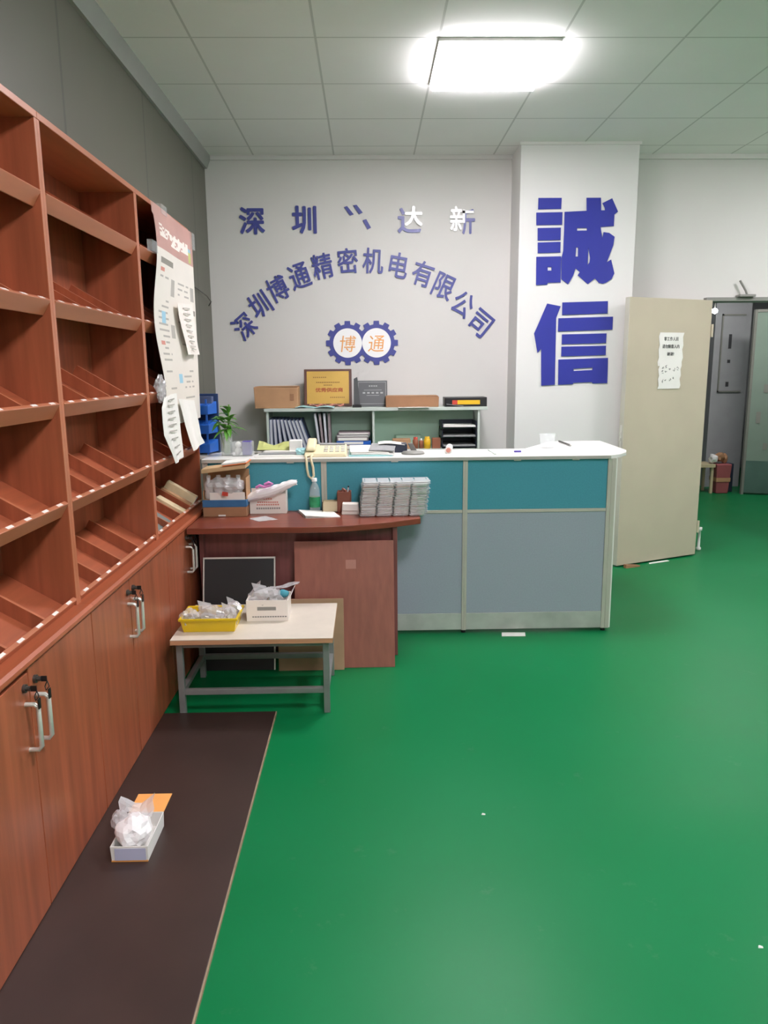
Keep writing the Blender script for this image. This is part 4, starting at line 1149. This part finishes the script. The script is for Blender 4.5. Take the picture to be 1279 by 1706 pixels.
obj('display', MB().hexa([(-0.29, 4.485, Z + 0.052), (-0.14, 4.485, Z + 0.052), (-0.14, 4.512, Z + 0.058), (-0.29, 4.512, Z + 0.058)], [(-0.29, 4.485, Z + 0.06), (-0.14, 4.485, Z + 0.06), (-0.14, 4.512, Z + 0.066), (-0.29, 4.512, Z + 0.066)]), 'paper_grey', t)
cord = [(-0.34, 4.335, Z + 0.012), (-0.36, 4.29, Z + 0.012), (-0.355, 4.272, Z - 0.01), (-0.352, 4.27, Z - 0.06), (-0.345, 4.27, Z - 0.10), (-0.33, 4.27, Z - 0.115), (-0.315, 4.27, Z - 0.10), (-0.318, 4.27, Z - 0.05), (-0.328, 4.272, Z - 0.01), (-0.33, 4.29, Z + 0.012), (-0.325, 4.334, Z + 0.014)]
obj('cord', MB().tube(cord, 0.007, 8), 'phone_cream', t)
# newspaper pile
for i in range(4):
    b = MB()
    g = []
    a = [0.0, 0.06, -0.05, 0.1][i]
    x0, x1 = [(-0.115, 0.14), (-0.10, 0.15), (-0.105, 0.12), (0.0, 0.15)][i]
    for q in range(6):
        xx = x0 + (x1 - x0) * q / 5
        g.append([(xx + a * 0.05 * j, 4.34 + 0.06 * j + 0.01 * i, Z + 0.004 + 0.0095 * i + 0.006 * math.sin(q * 0.9) * (q > 3) + 0.004 * j) for j in range(5)])
    b.sheet(g, 0.006)
    solo('newspaper', b, ['cyan_light', 'white_paper', 'white_paper', 'paper_grey'][i], ['pale blue folded sheet at the bottom of the newspaper pile on the counter', 'white sheet second from the bottom of the newspaper pile', 'white sheet second from the top of the newspaper pile', 'printed grey newspaper on top of the newspaper pile on the counter'][i], 'newspaper', (0.02, 4.45, Z + 0.001 + 0.0095 * i), 'newspaper pile on the counter')
t = thing('card_box', 'small dark box with a white sheet on top behind the newspaper pile', 'box', (0.18, 4.6, Z))
obj('body', MB().box(0.10, 4.54, Z, 0.235, 4.66, Z + 0.05), 'navy', t, 0.003)
obj('top_sheet', MB().sheet([[(0.06 + 0.04 * q, 4.53 + 0.05 * j, Z + 0.052 + 0.006 * math.sin(q * 1.1)) for j in range(4)] for q in range(5)], 0.003), 'white_paper', t)
# phone cradle
t = thing('phone_cradle', 'dark round-based phone cradle on the counter near its middle', 'cradle', (0.265, 4.46, Z))
obj('base', MB().lathe([(0.0, 0), (0.068, 0), (0.07, 0.004), (0.062, 0.014), (0.02, 0.02), (0.0, 0.02)], 0.265, 4.46, Z), 'frame_grey', t)
obj('stem', MB().hexa([(0.255, 4.46, Z + 0.016), (0.29, 4.46, Z + 0.016), (0.29, 4.475, Z + 0.016), (0.255, 4.475, Z + 0.016)], [(0.235, 4.49, Z + 0.062), (0.265, 4.49, Z + 0.062), (0.265, 4.498, Z + 0.062), (0.235, 4.498, Z + 0.062)]), 'steel_dark', t, 0.002)
# roll with red end, paper sheet, notebook, pen, cup
t = thing('white_roll', 'short white roll with a reddish end lying on the counter top', 'roll', (0.51, 4.45, Z))
obj('roll_body', MB().cyl((0.475, 4.44, Z + 0.021), (0.50, 4.62, Z + 0.021), 0.021), 'white_paper', t)
obj('core', MB().cyl((0.474, 4.436, Z + 0.021), (0.475, 4.441, Z + 0.021), 0.014), 'poster_red', t, label='reddish end')
solo('paper_sheet', MB().quad((0.52, 4.42, Z + 0.001), (0.74, 4.42, Z + 0.001), (0.72, 4.62, Z + 0.001), (0.53, 4.62, Z + 0.001), 0.002), 'white_paper', 'white sheet lying right of the white roll on the counter', 'paper', (0.63, 4.5, Z))
t = thing('notebook', 'white notebook with a small blue clip on the counter top', 'notebook', (0.85, 4.46, Z))
obj('pages', MB().box(0.745, 4.36, Z, 0.99, 4.6, Z + 0.006), 'white_paper', t, 0.002)
obj('clip', MB().box(0.865, 4.42, Z + 0.006, 0.905, 4.44, Z + 0.016), 'cup_purple', t, label='blue clip')
obj('binding', MB().box(0.735, 4.36, Z, 0.745, 4.6, Z + 0.008), 'mint_frame', t)
solo('plastic_cup', MB().lathe([(0.0, 0.0), (0.042, 0.0), (0.052, 0.088), (0.050, 0.088), (0.040, 0.003), (0.0, 0.003)], 1.13, 4.72, Z), 'clear', 'clear plastic cup near the right end of the counter', 'cup', (1.13, 4.72, Z))
t = thing('pen', 'dark pen lying on the right end of the counter top', 'pen', (1.30, 4.95, Z))
obj('barrel', MB().cyl((1.297, 5.08, Z + 0.007), (1.30, 4.80, Z + 0.007), 0.006, seg=10), 'steel_dark', t)
obj('tip', MB().cyl((1.30, 4.80, Z + 0.007), (1.3002, 4.78, Z + 0.007), 0.006, 0.002, seg=10), 'silver', t)

# ================================================================== red-brown desk against the counter
DZT = 0.768
t = thing('desk', 'red-brown wooden desk standing against the front of the reception counter', 'desk', (-0.35, 4.1, 0))
dp = [(-0.948, 3.82)] + [(x, 3.82 + 0.20 * ((x + 0.33) / 0.61) ** 2 * (x > -0.33)) for x in [-0.9, -0.6, -0.33, -0.2, -0.08, 0.04, 0.14, 0.22, 0.28]] + [(0.285, 4.294), (-0.948, 4.294)]
b = MB().prism(dp, 'z', DZT - 0.032, DZT)
obj('desktop', b, 'desk_wood', t, 0.003)
obj('modesty_panel', MB().box(-0.895, 4.005, 0.02, 0.125, 4.023, DZT - 0.032), 'desk_panel', t)
obj('side_panel', MB().box(0.125, 3.965, 0, 0.15, 4.285, DZT - 0.032), 'desk_panel', t, 0.002)
obj('side_panel', MB().box(-0.92, 3.965, 0, -0.895, 4.285, DZT - 0.032), 'desk_panel', t, 0.002)

# boards leaning on the desk
def lean_board(name, x0, x1, yb, yt, ztop, th, m, label, cat, edge=None, group=None):
    t = thing(name, label, cat, ((x0 + x1) / 2, yb, 0), group)
    a = math.atan2(yt - yb, ztop)
    T_ = Matrix.Translation((0, yb, 0.0)) @ Matrix.Rotation(-a, 4, 'X')
    L_ = math.hypot(yt - yb, ztop)
    b = MB(); b.T = T_
    b.box(x0, 0, 0, x1, th, L_)
    obj('panel', b, m, t, 0.002)
    return t, T_, L_
t, T_, L_ = lean_board('leaning_board', -0.405, 0.128, 3.795, 3.935, 0.665, 0.018, 'board_brown', 'reddish brown laminated board leaning against the right half of the desk', 'board')
b = MB(); b.T = T_
b.box(-0.13, -0.0012, 0.53, -0.075, -0.0002, 0.578)
obj('sticker', b, 'board_sticker', t, label='pale sticker')
b = MB(); b.T = T_
b.box(-0.405, -0.001, 0.62, 0.128, 0.0, L_)
obj('edge_strip', b, 'board_brown', t)
t, T_, L_ = lean_board('leaning_screen_board', -0.895, -0.512, 3.785, 3.945, 0.578, 0.014, 'black_panel', 'black panel with a thin silver rim leaning on the left half of the desk', 'panel')
b = MB(); b.T = T_
b.box(-0.897, -0.004, 0, -0.890, 0.016, L_).box(-0.517, -0.004, 0, -0.510, 0.016, L_).box(-0.897, -0.004, L_ - 0.006, -0.510, 0.016, L_ + 0.003)
obj('rim', b, 'silver', t, label='thin silver rim')
t, T_, L_ = lean_board('cardboard_sheet', -0.49, -0.142, 3.768, 3.80, 0.385, 0.012, 'carton_board', 'tan cardboard sheet standing behind the low white table', 'cardboard')

# ================================================================== things on the desk
Z = DZT
# open carton with wrapped bottles standing on a printed carton
t = thing('printed_carton', 'blue and brown printed carton at the left end of the desk', 'box', (-0.80, 4.2, Z))
obj('body', MB().box(-0.925, 4.125, Z, -0.682, 4.285, Z + 0.055), 'carton_dark', t, 0.003)
obj('blue_band', MB().box(-0.926, 4.124, Z + 0.055, -0.681, 4.286, Z + 0.094), 'blue_print', t, 0.002, label='blue printed band')
obj('label', MB().box(-0.84, 4.1225, Z + 0.004, -0.80, 4.1245, Z + 0.012), 'white_paper', t)
Zu = Z + 0.0945
t = thing('open_carton', 'open tan carton stacked on the blue printed carton, its lid propped up', 'box', (-0.80, 4.2, Zu))
obj('tray', MB().box(-0.92, 4.14, Zu, -0.685, 4.283, Zu + 0.003).box(-0.92, 4.28, Zu + 0.003, -0.685, 4.283, Zu + 0.155).box(-0.923, 4.14, Zu, -0.92, 4.283, Zu + 0.05).box(-0.685, 4.14, Zu, -0.682, 4.283, Zu + 0.12), 'carton', t)
obj('front_lining', MB().box(-0.885, 4.132, Zu, -0.69, 4.135, Zu + 0.042), 'poster_light', t, label='pale plastic lining')
b = MB().hexa([(-0.925, 4.13, Zu + 0.148), (-0.68, 4.13, Zu + 0.176), (-0.68, 4.284, Zu + 0.176), (-0.925, 4.284, Zu + 0.148)], [(-0.925, 4.13, Zu + 0.172), (-0.68, 4.13, Zu + 0.198), (-0.68, 4.284, Zu + 0.198), (-0.925, 4.284, Zu + 0.172)])
obj('lid', b, 'carton_light', t, 0.002)
def bottle_small(x, y, lb):
    t = thing('plastic_bottle', lb, 'bottle', (x, y, Zu + 0.004), 'small clear bottles in the open carton')
    obj('bottle_body', MB().lathe([(0.0, 0.002), (0.022, 0.0), (0.024, 0.01), (0.024, 0.035), (0.021, 0.042), (0.024, 0.05), (0.024, 0.085), (0.011, 0.105), (0.011, 0.118), (0.0, 0.118)], x, y, Zu + 0.004, 14), 'tray_film', t)
    obj('cap', MB().lathe([(0.0125, 0.117), (0.0125, 0.132), (0.0, 0.132)], x, y, Zu + 0.004, 14), 'clear', t)
    return t
bp = bottle_small(-0.893, 4.162, 'leftmost clear small bottle in the front row of the open carton')
for k in range(1, 4):
    place(bp, (-0.893 + 0.055 * k, 4.162, Zu + 0.004), ['', 'second clear small bottle from the left in the open carton', 'third clear small bottle from the left in the open carton', 'rightmost clear small bottle in the front row of the open carton'][k])
solo('wrap_film', MB().blob((-0.80, 4.155, Zu + 0.075), (0.105, 0.04, 0.05), 0.25, 2.5, 3, 2.2), 'bag_film', 'shiny clear wrap around the small bottles in the open carton', 'film', (-0.8, 4.155, Zu + 0.01))
solo('red_tag', MB().quad((-0.815, 4.113, Zu + 0.028), (-0.78, 4.111, Zu + 0.024), (-0.778, 4.113, Zu + 0.045), (-0.81, 4.115, Zu + 0.05), 0.002), 'red', 'small red tag on the wrapped bottles in the open carton', 'tag', (-0.8, 4.113, Zu + 0.03))
b = MB().hexa([(-0.805, 4.12, Zu + 0.1885), (-0.672, 4.12, Zu + 0.2035), (-0.672, 4.28, Zu + 0.2035), (-0.805, 4.28, Zu + 0.1885)], [(-0.805, 4.12, Zu + 0.194), (-0.672, 4.12, Zu + 0.209), (-0.672, 4.28, Zu + 0.209), (-0.805, 4.28, Zu + 0.194)])
solo('orange_booklet', b, 'orange_flat', 'orange booklet on the lid of the open carton', 'booklet', (-0.74, 4.2, Zu + 0.19))
b = MB().hexa([(-0.81, 4.12, Zu + 0.1945), (-0.675, 4.12, Zu + 0.2095), (-0.675, 4.28, Zu + 0.2095), (-0.81, 4.28, Zu + 0.1945)], [(-0.81, 4.12, Zu + 0.204), (-0.675, 4.12, Zu + 0.219), (-0.675, 4.28, Zu + 0.219), (-0.81, 4.28, Zu + 0.204)])
solo('white_booklet', b, 'white_paper', 'white booklet on the orange booklet on the open carton', 'booklet', (-0.74, 4.2, Zu + 0.195))
# white printed box with a long plastic bag across it
t = thing('white_printed_box', 'white box with pale red printing standing open on the desk', 'box', (-0.575, 4.25, Z))
x0, x1, y0, y1, h = -0.677, -0.47, 4.205, 4.288, 0.115
obj('wall', MB().box(x0, y0, Z, x1, y0 + 0.003, Z + h).box(x0, y1 - 0.003, Z, x1, y1, Z + h + 0.02).box(x0, y0 + 0.003, Z, x0 + 0.003, y1 - 0.003, Z + h).box(x1 - 0.003, y0 + 0.003, Z, x1, y1 - 0.003, Z + h + 0.02).box(x0, y0 + 0.003, Z, x1, y1 - 0.003, Z + 0.003), 'poster_light', t, 0.001)
b = MB()
for k, (w_, zz_) in enumerate(((0.05, 0.085), (0.12, 0.066), (0.13, 0.052))):
    n = int(w_ / 0.012)
    for q in range(n):
        b.box(-0.573 - w_ / 2 + w_ * q / n, y0 - 0.001, Z + zz_ - 0.004, -0.573 - w_ / 2 + w_ * (q + 0.75) / n, y0, Z + zz_ + 0.004)
obj('red_print', b, 'poster_red', t, label='pale red print')
b = MB()
for q in range(11):
    b.box(-0.64 + 0.0125 * q, y0 - 0.001, Z + 0.026, -0.631 + 0.0125 * q, y0, Z + 0.036)
obj('grey_print', b, 'ink_soft', t, label='grey print')
g = []
for i in range(22):
    q = i / 21
    xx = -0.70 + 0.295 * q
    zc = Z + 0.085 + 0.095 * q + 0.004 * math.sin(q * 9)
    r_ = 0.026 * (math.sin(PI * (0.08 + 0.86 * q)) ** 0.6) + 0.004
    g.append([(xx + 0.003 * math.sin(k * 2 + i), 4.19 + r_ * 1.1 * math.cos(2 * PI * k / 12), zc + r_ * math.sin(2 * PI * k / 12) * (1 + 0.10 * math.sin(i * 1.9 + k * 1.3))) for k in range(13)])
t = thing('plastic_bag', 'long rolled white plastic bag lying across the white printed box', 'bag', (-0.55, 4.2, Z + 0.07))
obj('film', MB().sheet(g, 0.001), 'bag_white', t)
b = MB().tube([(-0.632, 4.175, Z + 0.155), (-0.61, 4.165, Z + 0.168), (-0.585, 4.165, Z + 0.160), (-0.56, 4.17, Z + 0.166), (-0.54, 4.165, Z + 0.178), (-0.56, 4.17, Z + 0.185), (-0.585, 4.17, Z + 0.172)], 0.008)
obj('ribbon', b, 'pink', t, label='pink twisted tie')
solo('clear_film_sheet', MB().quad((-0.66, 4.06, Z + 0.001), (-0.60, 3.98, Z + 0.001), (-0.50, 4.03, Z + 0.001), (-0.58, 4.13, Z + 0.001), 0.0016), 'tray_film', 'small clear film sheet flat on the desk before the white printed box', 'film', (-0.58, 4.05, Z))
# water bottle
BXX, BYY = -0.312, 4.255
t = thing('water_bottle', 'clear water bottle with green label and white cap at the back of the desk', 'bottle', (BXX, BYY, Z))
obj('bottle_body', MB().lathe([(0.0, 0.004), (0.026, 0.0), (0.031, 0.008), (0.031, 0.03), (0.029, 0.035), (0.031, 0.04), (0.031, 0.10), (0.028, 0.115), (0.030, 0.125), (0.020, 0.155), (0.013, 0.165), (0.013, 0.178), (0.0, 0.178)], BXX, BYY, Z), 'clear', t)
obj('label', MB().lathe([(0.0315, 0.028), (0.0318, 0.03), (0.0318, 0.085), (0.0315, 0.087)], BXX, BYY, Z), 'label_green', t, label='green label')
obj('cap', MB().lathe([(0.0155, 0.175), (0.0155, 0.192), (0.013, 0.195), (0.0, 0.195)], BXX, BYY, Z), 'white_plastic', t)
solo('plastic_tub', MB().box(-0.268, 4.225, Z, -0.178, 4.285, Z + 0.004).box(-0.268, 4.225, Z, -0.264, 4.285, Z + 0.062).box(-0.182, 4.225, Z, -0.178, 4.285, Z + 0.062).box(-0.268, 4.225, Z, -0.178, 4.229, Z + 0.062).box(-0.268, 4.281, Z, -0.178, 4.285, Z + 0.062), 'cream_dark', 'pale grey plastic tub between the water bottle and the pen holder', 'tub', (-0.22, 4.255, Z))
t = thing('pen_holder', 'square brown pen holder at the back of the desk', 'pen holder', (-0.135, 4.245, Z))
b = MB()
px0, px1, py0, py1 = -0.182, -0.102, 4.215, 4.285
for q in ((px0, py0, px0 + 0.005, py1), (px1 - 0.005, py0, px1, py1), (px0 + 0.005, py0, px1 - 0.005, py0 + 0.005), (px0 + 0.005, py1 - 0.005, px1 - 0.005, py1)):
    b.box(q[0], q[1], Z, q[2], q[3], Z + 0.118)
b.box(px0, py0, Z, px1, py1, Z + 0.005)
obj('holder_body', b, 'brown_holder', t, 0.002)
t = thing('ballpoint_pen', 'slim pale pen standing in the brown pen holder', 'pen', (-0.13, 4.25, Z + 0.005))
obj('barrel', MB().cyl((-0.14, 4.25, Z + 0.006), (-0.118, 4.245, Z + 0.14), 0.004, seg=8), 'binder_white', t)
obj('cap', MB().cyl((-0.118, 4.245, Z + 0.14), (-0.1165, 4.2447, Z + 0.148), 0.0042, seg=8), 'black', t)
solo('scissors_handle', MB().tube([(-0.125, 4.24, Z + 0.09), (-0.135, 4.235, Z + 0.125), (-0.15, 4.235, Z + 0.135), (-0.155, 4.24, Z + 0.12), (-0.13, 4.24, Z + 0.09)], 0.006), 'board_brown', 'reddish looped handle poking out of the brown pen holder', 'tool', (-0.135, 4.24, Z + 0.05))
t = thing('card_box', 'small white card box leaning beside the brown pen holder', 'box', (-0.10, 4.18, Z))
obj('body', MB().hexa([(-0.155, 4.15, Z), (-0.055, 4.145, Z), (-0.055, 4.20, Z), (-0.155, 4.205, Z)], [(-0.15, 4.15, Z + 0.062), (-0.06, 4.145, Z + 0.062), (-0.06, 4.20, Z + 0.062), (-0.15, 4.205, Z + 0.062)]), 'poster_light', t, 0.002)
obj('lid', MB().hexa([(-0.148, 4.142, Z + 0.022), (-0.06, 4.138, Z + 0.022), (-0.06, 4.146, Z + 0.022), (-0.148, 4.15, Z + 0.022)], [(-0.143, 4.142, Z + 0.06), (-0.066, 4.138, Z + 0.06), (-0.066, 4.146, Z + 0.06), (-0.143, 4.15, Z + 0.06)]), 'white_paper', t, 0.002)
# folded white sheet
t = thing('folded_paper', 'folded white paper lying in the middle of the desk', 'paper', (-0.30, 4.2, Z))
for k in range(3):
    g = [[(-0.395 + 0.19 * q / 5 + 0.012 * j / 4 * -1 + 0.05 * (1 - j / 4) * 0.9, 4.05 + 0.19 * j / 4 + 0.004 * q, Z + 0.001 + 0.004 * k + 0.003 * k * math.sin(q * 0.7 + k)) for j in range(5)] for q in range(6)]
    obj('sheet', MB().sheet(g, 0.0016), 'white_paper', t)

# stack of clear trays, overhanging the right end of the desk
def tray_proto():
    t = thing('clear_tray', 'clear plastic tray in the tall stack on the right end of the desk', 'tray', (0, 0, 0), 'stacked clear plastic trays')
    b = MB()
    W, D, hh = 0.375, 0.165, 0.0098
    b.box(0, 0, hh - 0.0012, W, 0.012, hh).box(0, D - 0.012, hh - 0.0012, W, D, hh).box(0, 0.012, hh - 0.0012, 0.012, D - 0.012, hh).box(W - 0.012, 0.012, hh - 0.0012, W, D - 0.012, hh)
    n = 5
    cw = (W - 0.024) / n
    for k in range(n):
        xa = 0.012 + cw * k
        b.hexa([(xa + 0.008, 0.018, 0.0005), (xa + cw - 0.008, 0.018, 0.0005), (xa + cw - 0.008, D - 0.018, 0.0005), (xa + 0.008, D - 0.018, 0.0005)],
               [(xa + 0.003, 0.012, hh - 0.0014), (xa + cw - 0.003, 0.012, hh - 0.0014), (xa + cw - 0.003, D - 0.012, hh - 0.0014), (xa + 0.003, D - 0.012, hh - 0.0014)])
    obj('tray_shell', b, 'tray_film', t)
    b = MB()
    for k in range(4):
        xa = 0.006 + (W - 0.012) / 4 * k
        b.hexa([(xa, -0.0008, 0.001), (xa + (W - 0.012) / 4 - 0.012, -0.0008, 0.001), (xa + (W - 0.012) / 4 - 0.012, 0.002, 0.001), (xa, 0.002, 0.001)], [(xa, -0.005, hh - 0.002), (xa + (W - 0.012) / 4 - 0.012, -0.005, hh - 0.002), (xa + (W - 0.012) / 4 - 0.012, 0.0, hh), (xa, 0.0, hh)])
    obj('rim', b, 'tray_rim', t, label='shiny pale rim')
    return t
tp_ = tray_proto()
tr = random.Random(9)
NT = 19
for k in range(NT):
    c = tp_ if k == 0 else copy_tree(tp_)
    c.location = (-0.055 + 0.0012 * k + tr.uniform(-0.004, 0.004), 4.075 + tr.uniform(-0.003, 0.003), Z + 0.001 + 0.0101 * k)
    c.rotation_euler = (0, 0, math.radians(2.0 + tr.uniform(-0.5, 0.5)))

# ================================================================== low white-topped table
TZ, TX0, TX1, TY0, TY1 = 0.378, -0.905, -0.172, 3.232, 3.748
t = thing('low_table', 'low table with cream top and grey square-tube legs beside the cabinets', 'table', ((TX0 + TX1) / 2, 3.5, 0))
obj('tabletop', MB().box(TX0, TY0, TZ - 0.003, TX1, TY1, TZ), 'tabletop', t)
obj('core_board', MB().box(TX0, TY0, TZ - 0.024, TX1, TY1, TZ - 0.003), 'tabletop_edge', t, label='tan board edge')
q = 0.014
lx0, lx1, ly0, ly1 = TX0 + 0.03, TX1 - 0.035, TY0 + 0.045, TY1 - 0.04
for x in (lx0, lx1):
    for y in (ly0, ly1):
        l_ = obj('leg', MB().box(x - q, y - q, 0, x + q, y + q, TZ - 0.024), 'tube_grey', t, 0.002)
for z0, z1 in ((0.098, 0.124), (TZ - 0.05, TZ - 0.024)):
    for y in (ly0, ly1):
        obj('rail', MB().box(lx0 + q, y - 0.012, z0, lx1 - q, y + 0.012, z1), 'tube_grey', t, 0.002)
    for x in (lx0, lx1):
        obj('rail', MB().box(x - 0.012, ly0 + q, z0, x + 0.012, ly1 - q, z1), 'tube_grey', t, 0.002)

Z = TZ
# yellow tray with bags of parts
def bin_open(t, x0, x1, y0, y1, z0, h, fl, th, m, part, rim=None):
    """Open flared tub: flare fl outwards at the top."""
    o = [(x0, y0), (x1, y0), (x1, y1), (x0, y1)]
    O = [(x0 - fl, y0 - fl), (x1 + fl, y0 - fl), (x1 + fl, y1 + fl), (x0 - fl, y1 + fl)]
    i_ = [(x0 + th, y0 + th), (x1 - th, y0 + th), (x1 - th, y1 - th), (x0 + th, y1 - th)]
    I = [(x0 - fl + th, y0 - fl + th), (x1 + fl - th, y0 - fl + th), (x1 + fl - th, y1 + fl - th), (x0 - fl + th, y1 + fl - th)]
    vs = [(p[0], p[1], z0) for p in o] + [(p[0], p[1], z0 + h) for p in O] + [(p[0], p[1], z0 + th) for p in i_] + [(p[0], p[1], z0 + h) for p in I]
    fs = [(0, 3, 2, 1), (8, 9, 10, 11)]
    for k in range(4):
        n = (k + 1) % 4
        fs += [(k, n, 4 + n, 4 + k), (4 + k, 4 + n, 12 + n, 12 + k), (8 + n, 8 + k, 12 + k, 12 + n)]
    b = MB(); b._add(vs, fs)
    obj(part, b, m, t, 0.002)
    if rim:
        r = rim
        zt = z0 + h
        b = MB().box(x0 - fl - r, y0 - fl - r, zt - 0.012, x1 + fl + r, y0 - fl + 0.001, zt + 0.001).box(x0 - fl - r, y1 + fl - 0.001, zt - 0.012, x1 + fl + r, y1 + fl + r, zt + 0.001)
        b.box(x0 - fl - r, y0 - fl, zt - 0.012, x0 - fl + 0.001, y1 + fl, zt + 0.001).box(x1 + fl - 0.001, y0 - fl, zt - 0.012, x1 + fl + r, y1 + fl, zt + 0.001)
        obj('rim', b, m, t, 0.003)
t = thing('yellow_tray', 'yellow plastic tray on the low table filled with bagged parts', 'tray', (-0.75, 3.43, Z))
bin_open(t, -0.868, -0.632, 3.335, 3.505, Z, 0.068, 0.012, 0.004, 'yellow', 'tray_body', 0.006)
pr = random.Random(4)
def parts_bag(cx, cy, z, sx, sy, sz, label, seed, n=5, m='bag_film', group='bags of parts in the yellow tray', ears=True):
    t = thing('parts_bag', label, 'bag', (cx, cy, z), group)
    b = MB().blob((cx, cy, z + sz * 0.8), (sx, sy, sz), 0.35, 2.2, 3, seed, 0.2)
    if ears:
        e = [(cx - sx * 0.7, cy + sy * 0.2, z + sz * 1.3), (cx + sx * 0.1, cy + sy * 0.4, z + sz * 1.35), (cx - sx * 0.1, cy + sy * 0.5, z + sz * 1.9), (cx - sx * 0.9, cy + sy * 0.3, z + sz * 2.3)]
        b.quad(*e, 0.001)
    obj('film', b, m, t)
    for k in range(n):
        a = Vector((cx + pr.uniform(-0.6, 0.6) * sx, cy + pr.uniform(-0.6, 0.3) * sy, z + sz * pr.uniform(0.35, 1.1)))
        d = Vector((pr.uniform(-1, 1), pr.uniform(-0.6, 0.6), pr.uniform(-0.4, 0.4))).normalized() * 0.02
        obj('metal_part', MB().cyl(a - d, a + d, pr.uniform(0.009, 0.014), seg=12), 'metal_part', t)
    return t
parts_bag(-0.845, 3.38, Z + 0.02, 0.048, 0.05, 0.042, 'small clear bag of metal parts at the left end of the yellow tray', 1.2, 6, ears=False)
parts_bag(-0.755, 3.42, Z + 0.006, 0.075, 0.07, 0.05, 'large clear bag of metal parts in the middle of the yellow tray', 4.7, 9)
parts_bag(-0.665, 3.39, Z + 0.006, 0.04, 0.05, 0.05, 'clear bag of white parts at the right end of the yellow tray', 7.1, 5)
parts_bag(-0.655, 3.47, Z + 0.03, 0.04, 0.03, 0.042, 'upright clear bag leaning out at the back right corner of the yellow tray', 9.4, 3, ears=True)
# white open box with a bag
t = thing('white_parts_box', 'white open cardboard box beside the yellow tray on the low table', 'box', (-0.50, 3.54, Z))
bin_open(t, -0.598, -0.398, 3.475, 3.625, Z, 0.105, 0.0, 0.003, 'poster_light', 'box_body')
obj('side_flap', MB().quad((-0.397, 3.478, Z + 0.10), (-0.397, 3.622, Z + 0.10), (-0.375, 3.622, Z + 0.135), (-0.385, 3.50, Z + 0.12), 0.002), 'poster_light', t)
b = MB().box(-0.545, 3.4735, Z + 0.055, -0.455, 3.475, Z + 0.072)
for k in range(14):
    b.box(-0.57 + 0.012 * k, 3.4735, Z + 0.020, -0.561 + 0.012 * k, 3.475, Z + 0.026)
obj('print', b, 'ink_soft', t, label='grey print')
parts_bag(-0.505, 3.54, Z + 0.055, 0.085, 0.06, 0.05, 'clear bag of silvery parts bulging out of the white box on the low table', 13.3, 9, group=None)
solo('teal_part', MB().blob((-0.425, 3.55, Z + 0.115), (0.026, 0.022, 0.02), 0.15, 1.5, 2, 3, smooth=True), 'teal', 'round teal plastic part at the right in the white box on the low table', 'part', (-0.425, 3.55, Z + 0.1))
b = MB().sheet([[(-0.50 + 0.03 * i, 3.56 + 0.03 * j, Z + 0.128 + 0.006 * i + 0.004 * math.sin(i * 1.7 + j)) for j in range(3)] for i in range(6)], 0.001)
b.sheet([[(-0.60 + 0.02 * i, 3.55 + 0.015 * j, Z + 0.10 + 0.022 * i + 0.012 * math.sin(j * 2.0 + i)) for j in range(4)] for i in range(4)], 0.001)
solo('loose_film', b, 'bag_film', 'loose clear film flapping over the rim of the white box on the low table', 'film', (-0.5, 3.56, Z + 0.11))

# ================================================================== dark plank on the floor and the small box
t = thing('floor_plank', 'long dark brown board lying flat on the floor along the cabinets', 'board', (-0.70, 2.2, 0))
obj('board_face', MB().box(-0.985, 0.4, 0.0, -0.446, 3.265, 0.012), 'plank', t, 0.0015)
obj('edge_banding', MB().box(-0.446, 0.4, 0.0, -0.441, 3.265, 0.0115), 'plank_edge', t, label='pale worn edge')
Z = 0.0125
t = thing('parts_carton', 'small white box with an orange flap standing on the dark floor board', 'box', (-0.79, 2.28, Z))
bx0, bx1, by0, by1 = -0.846, -0.728, 2.19, 2.38
bin_open(t, bx0, bx1, by0, by1, Z, 0.055, 0.002, 0.003, 'white_plastic', 'box_body')
obj('orange_base', MB().box(bx0, by0 - 0.0015, Z, bx1, by0 - 0.0002, Z + 0.005), 'orange', t, label='orange bottom edge')
obj('blue_front', MB().box(bx0 + 0.012, by0 - 0.0025, Z + 0.006, bx1 - 0.006, by0 - 0.0015, Z + 0.048), 'box_lavender', t, label='pale blue printed front')
obj('flap', MB().quad((bx0 + 0.0, by1 + 0.003, Z + 0.054), (bx1 + 0.002, by1 + 0.003, Z + 0.054), (bx1 + 0.008, by1 + 0.095, Z + 0.066), (bx0 + 0.006, by1 + 0.095, Z + 0.066), 0.002), 'orange', t, label='orange flap')
t = thing('crumpled_bag', 'crumpled white plastic bag in the small box on the floor board', 'bag', (-0.80, 2.27, Z + 0.005))
b = MB().blob((-0.795, 2.265, Z + 0.062), (0.056, 0.068, 0.05), 0.22, 2.0, 3, 6.6, 0.1)
obj('film', b, 'bag_white', t)
b = MB()
g = [[(-0.86 + 0.022 * i + 0.006 * math.sin(j * 2), 2.30 + 0.02 * j + 0.004 * i, Z + 0.088 + 0.018 * math.sin(i * 1.1 + j * 0.6) + 0.008 * j) for j in range(4)] for i in range(6)]
b.sheet(g, 0.001)
b.blob((-0.845, 2.29, Z + 0.085), (0.03, 0.03, 0.035), 0.25, 2.0, 3, 2.1)
obj('loose_end', b, 'bag_film', t)
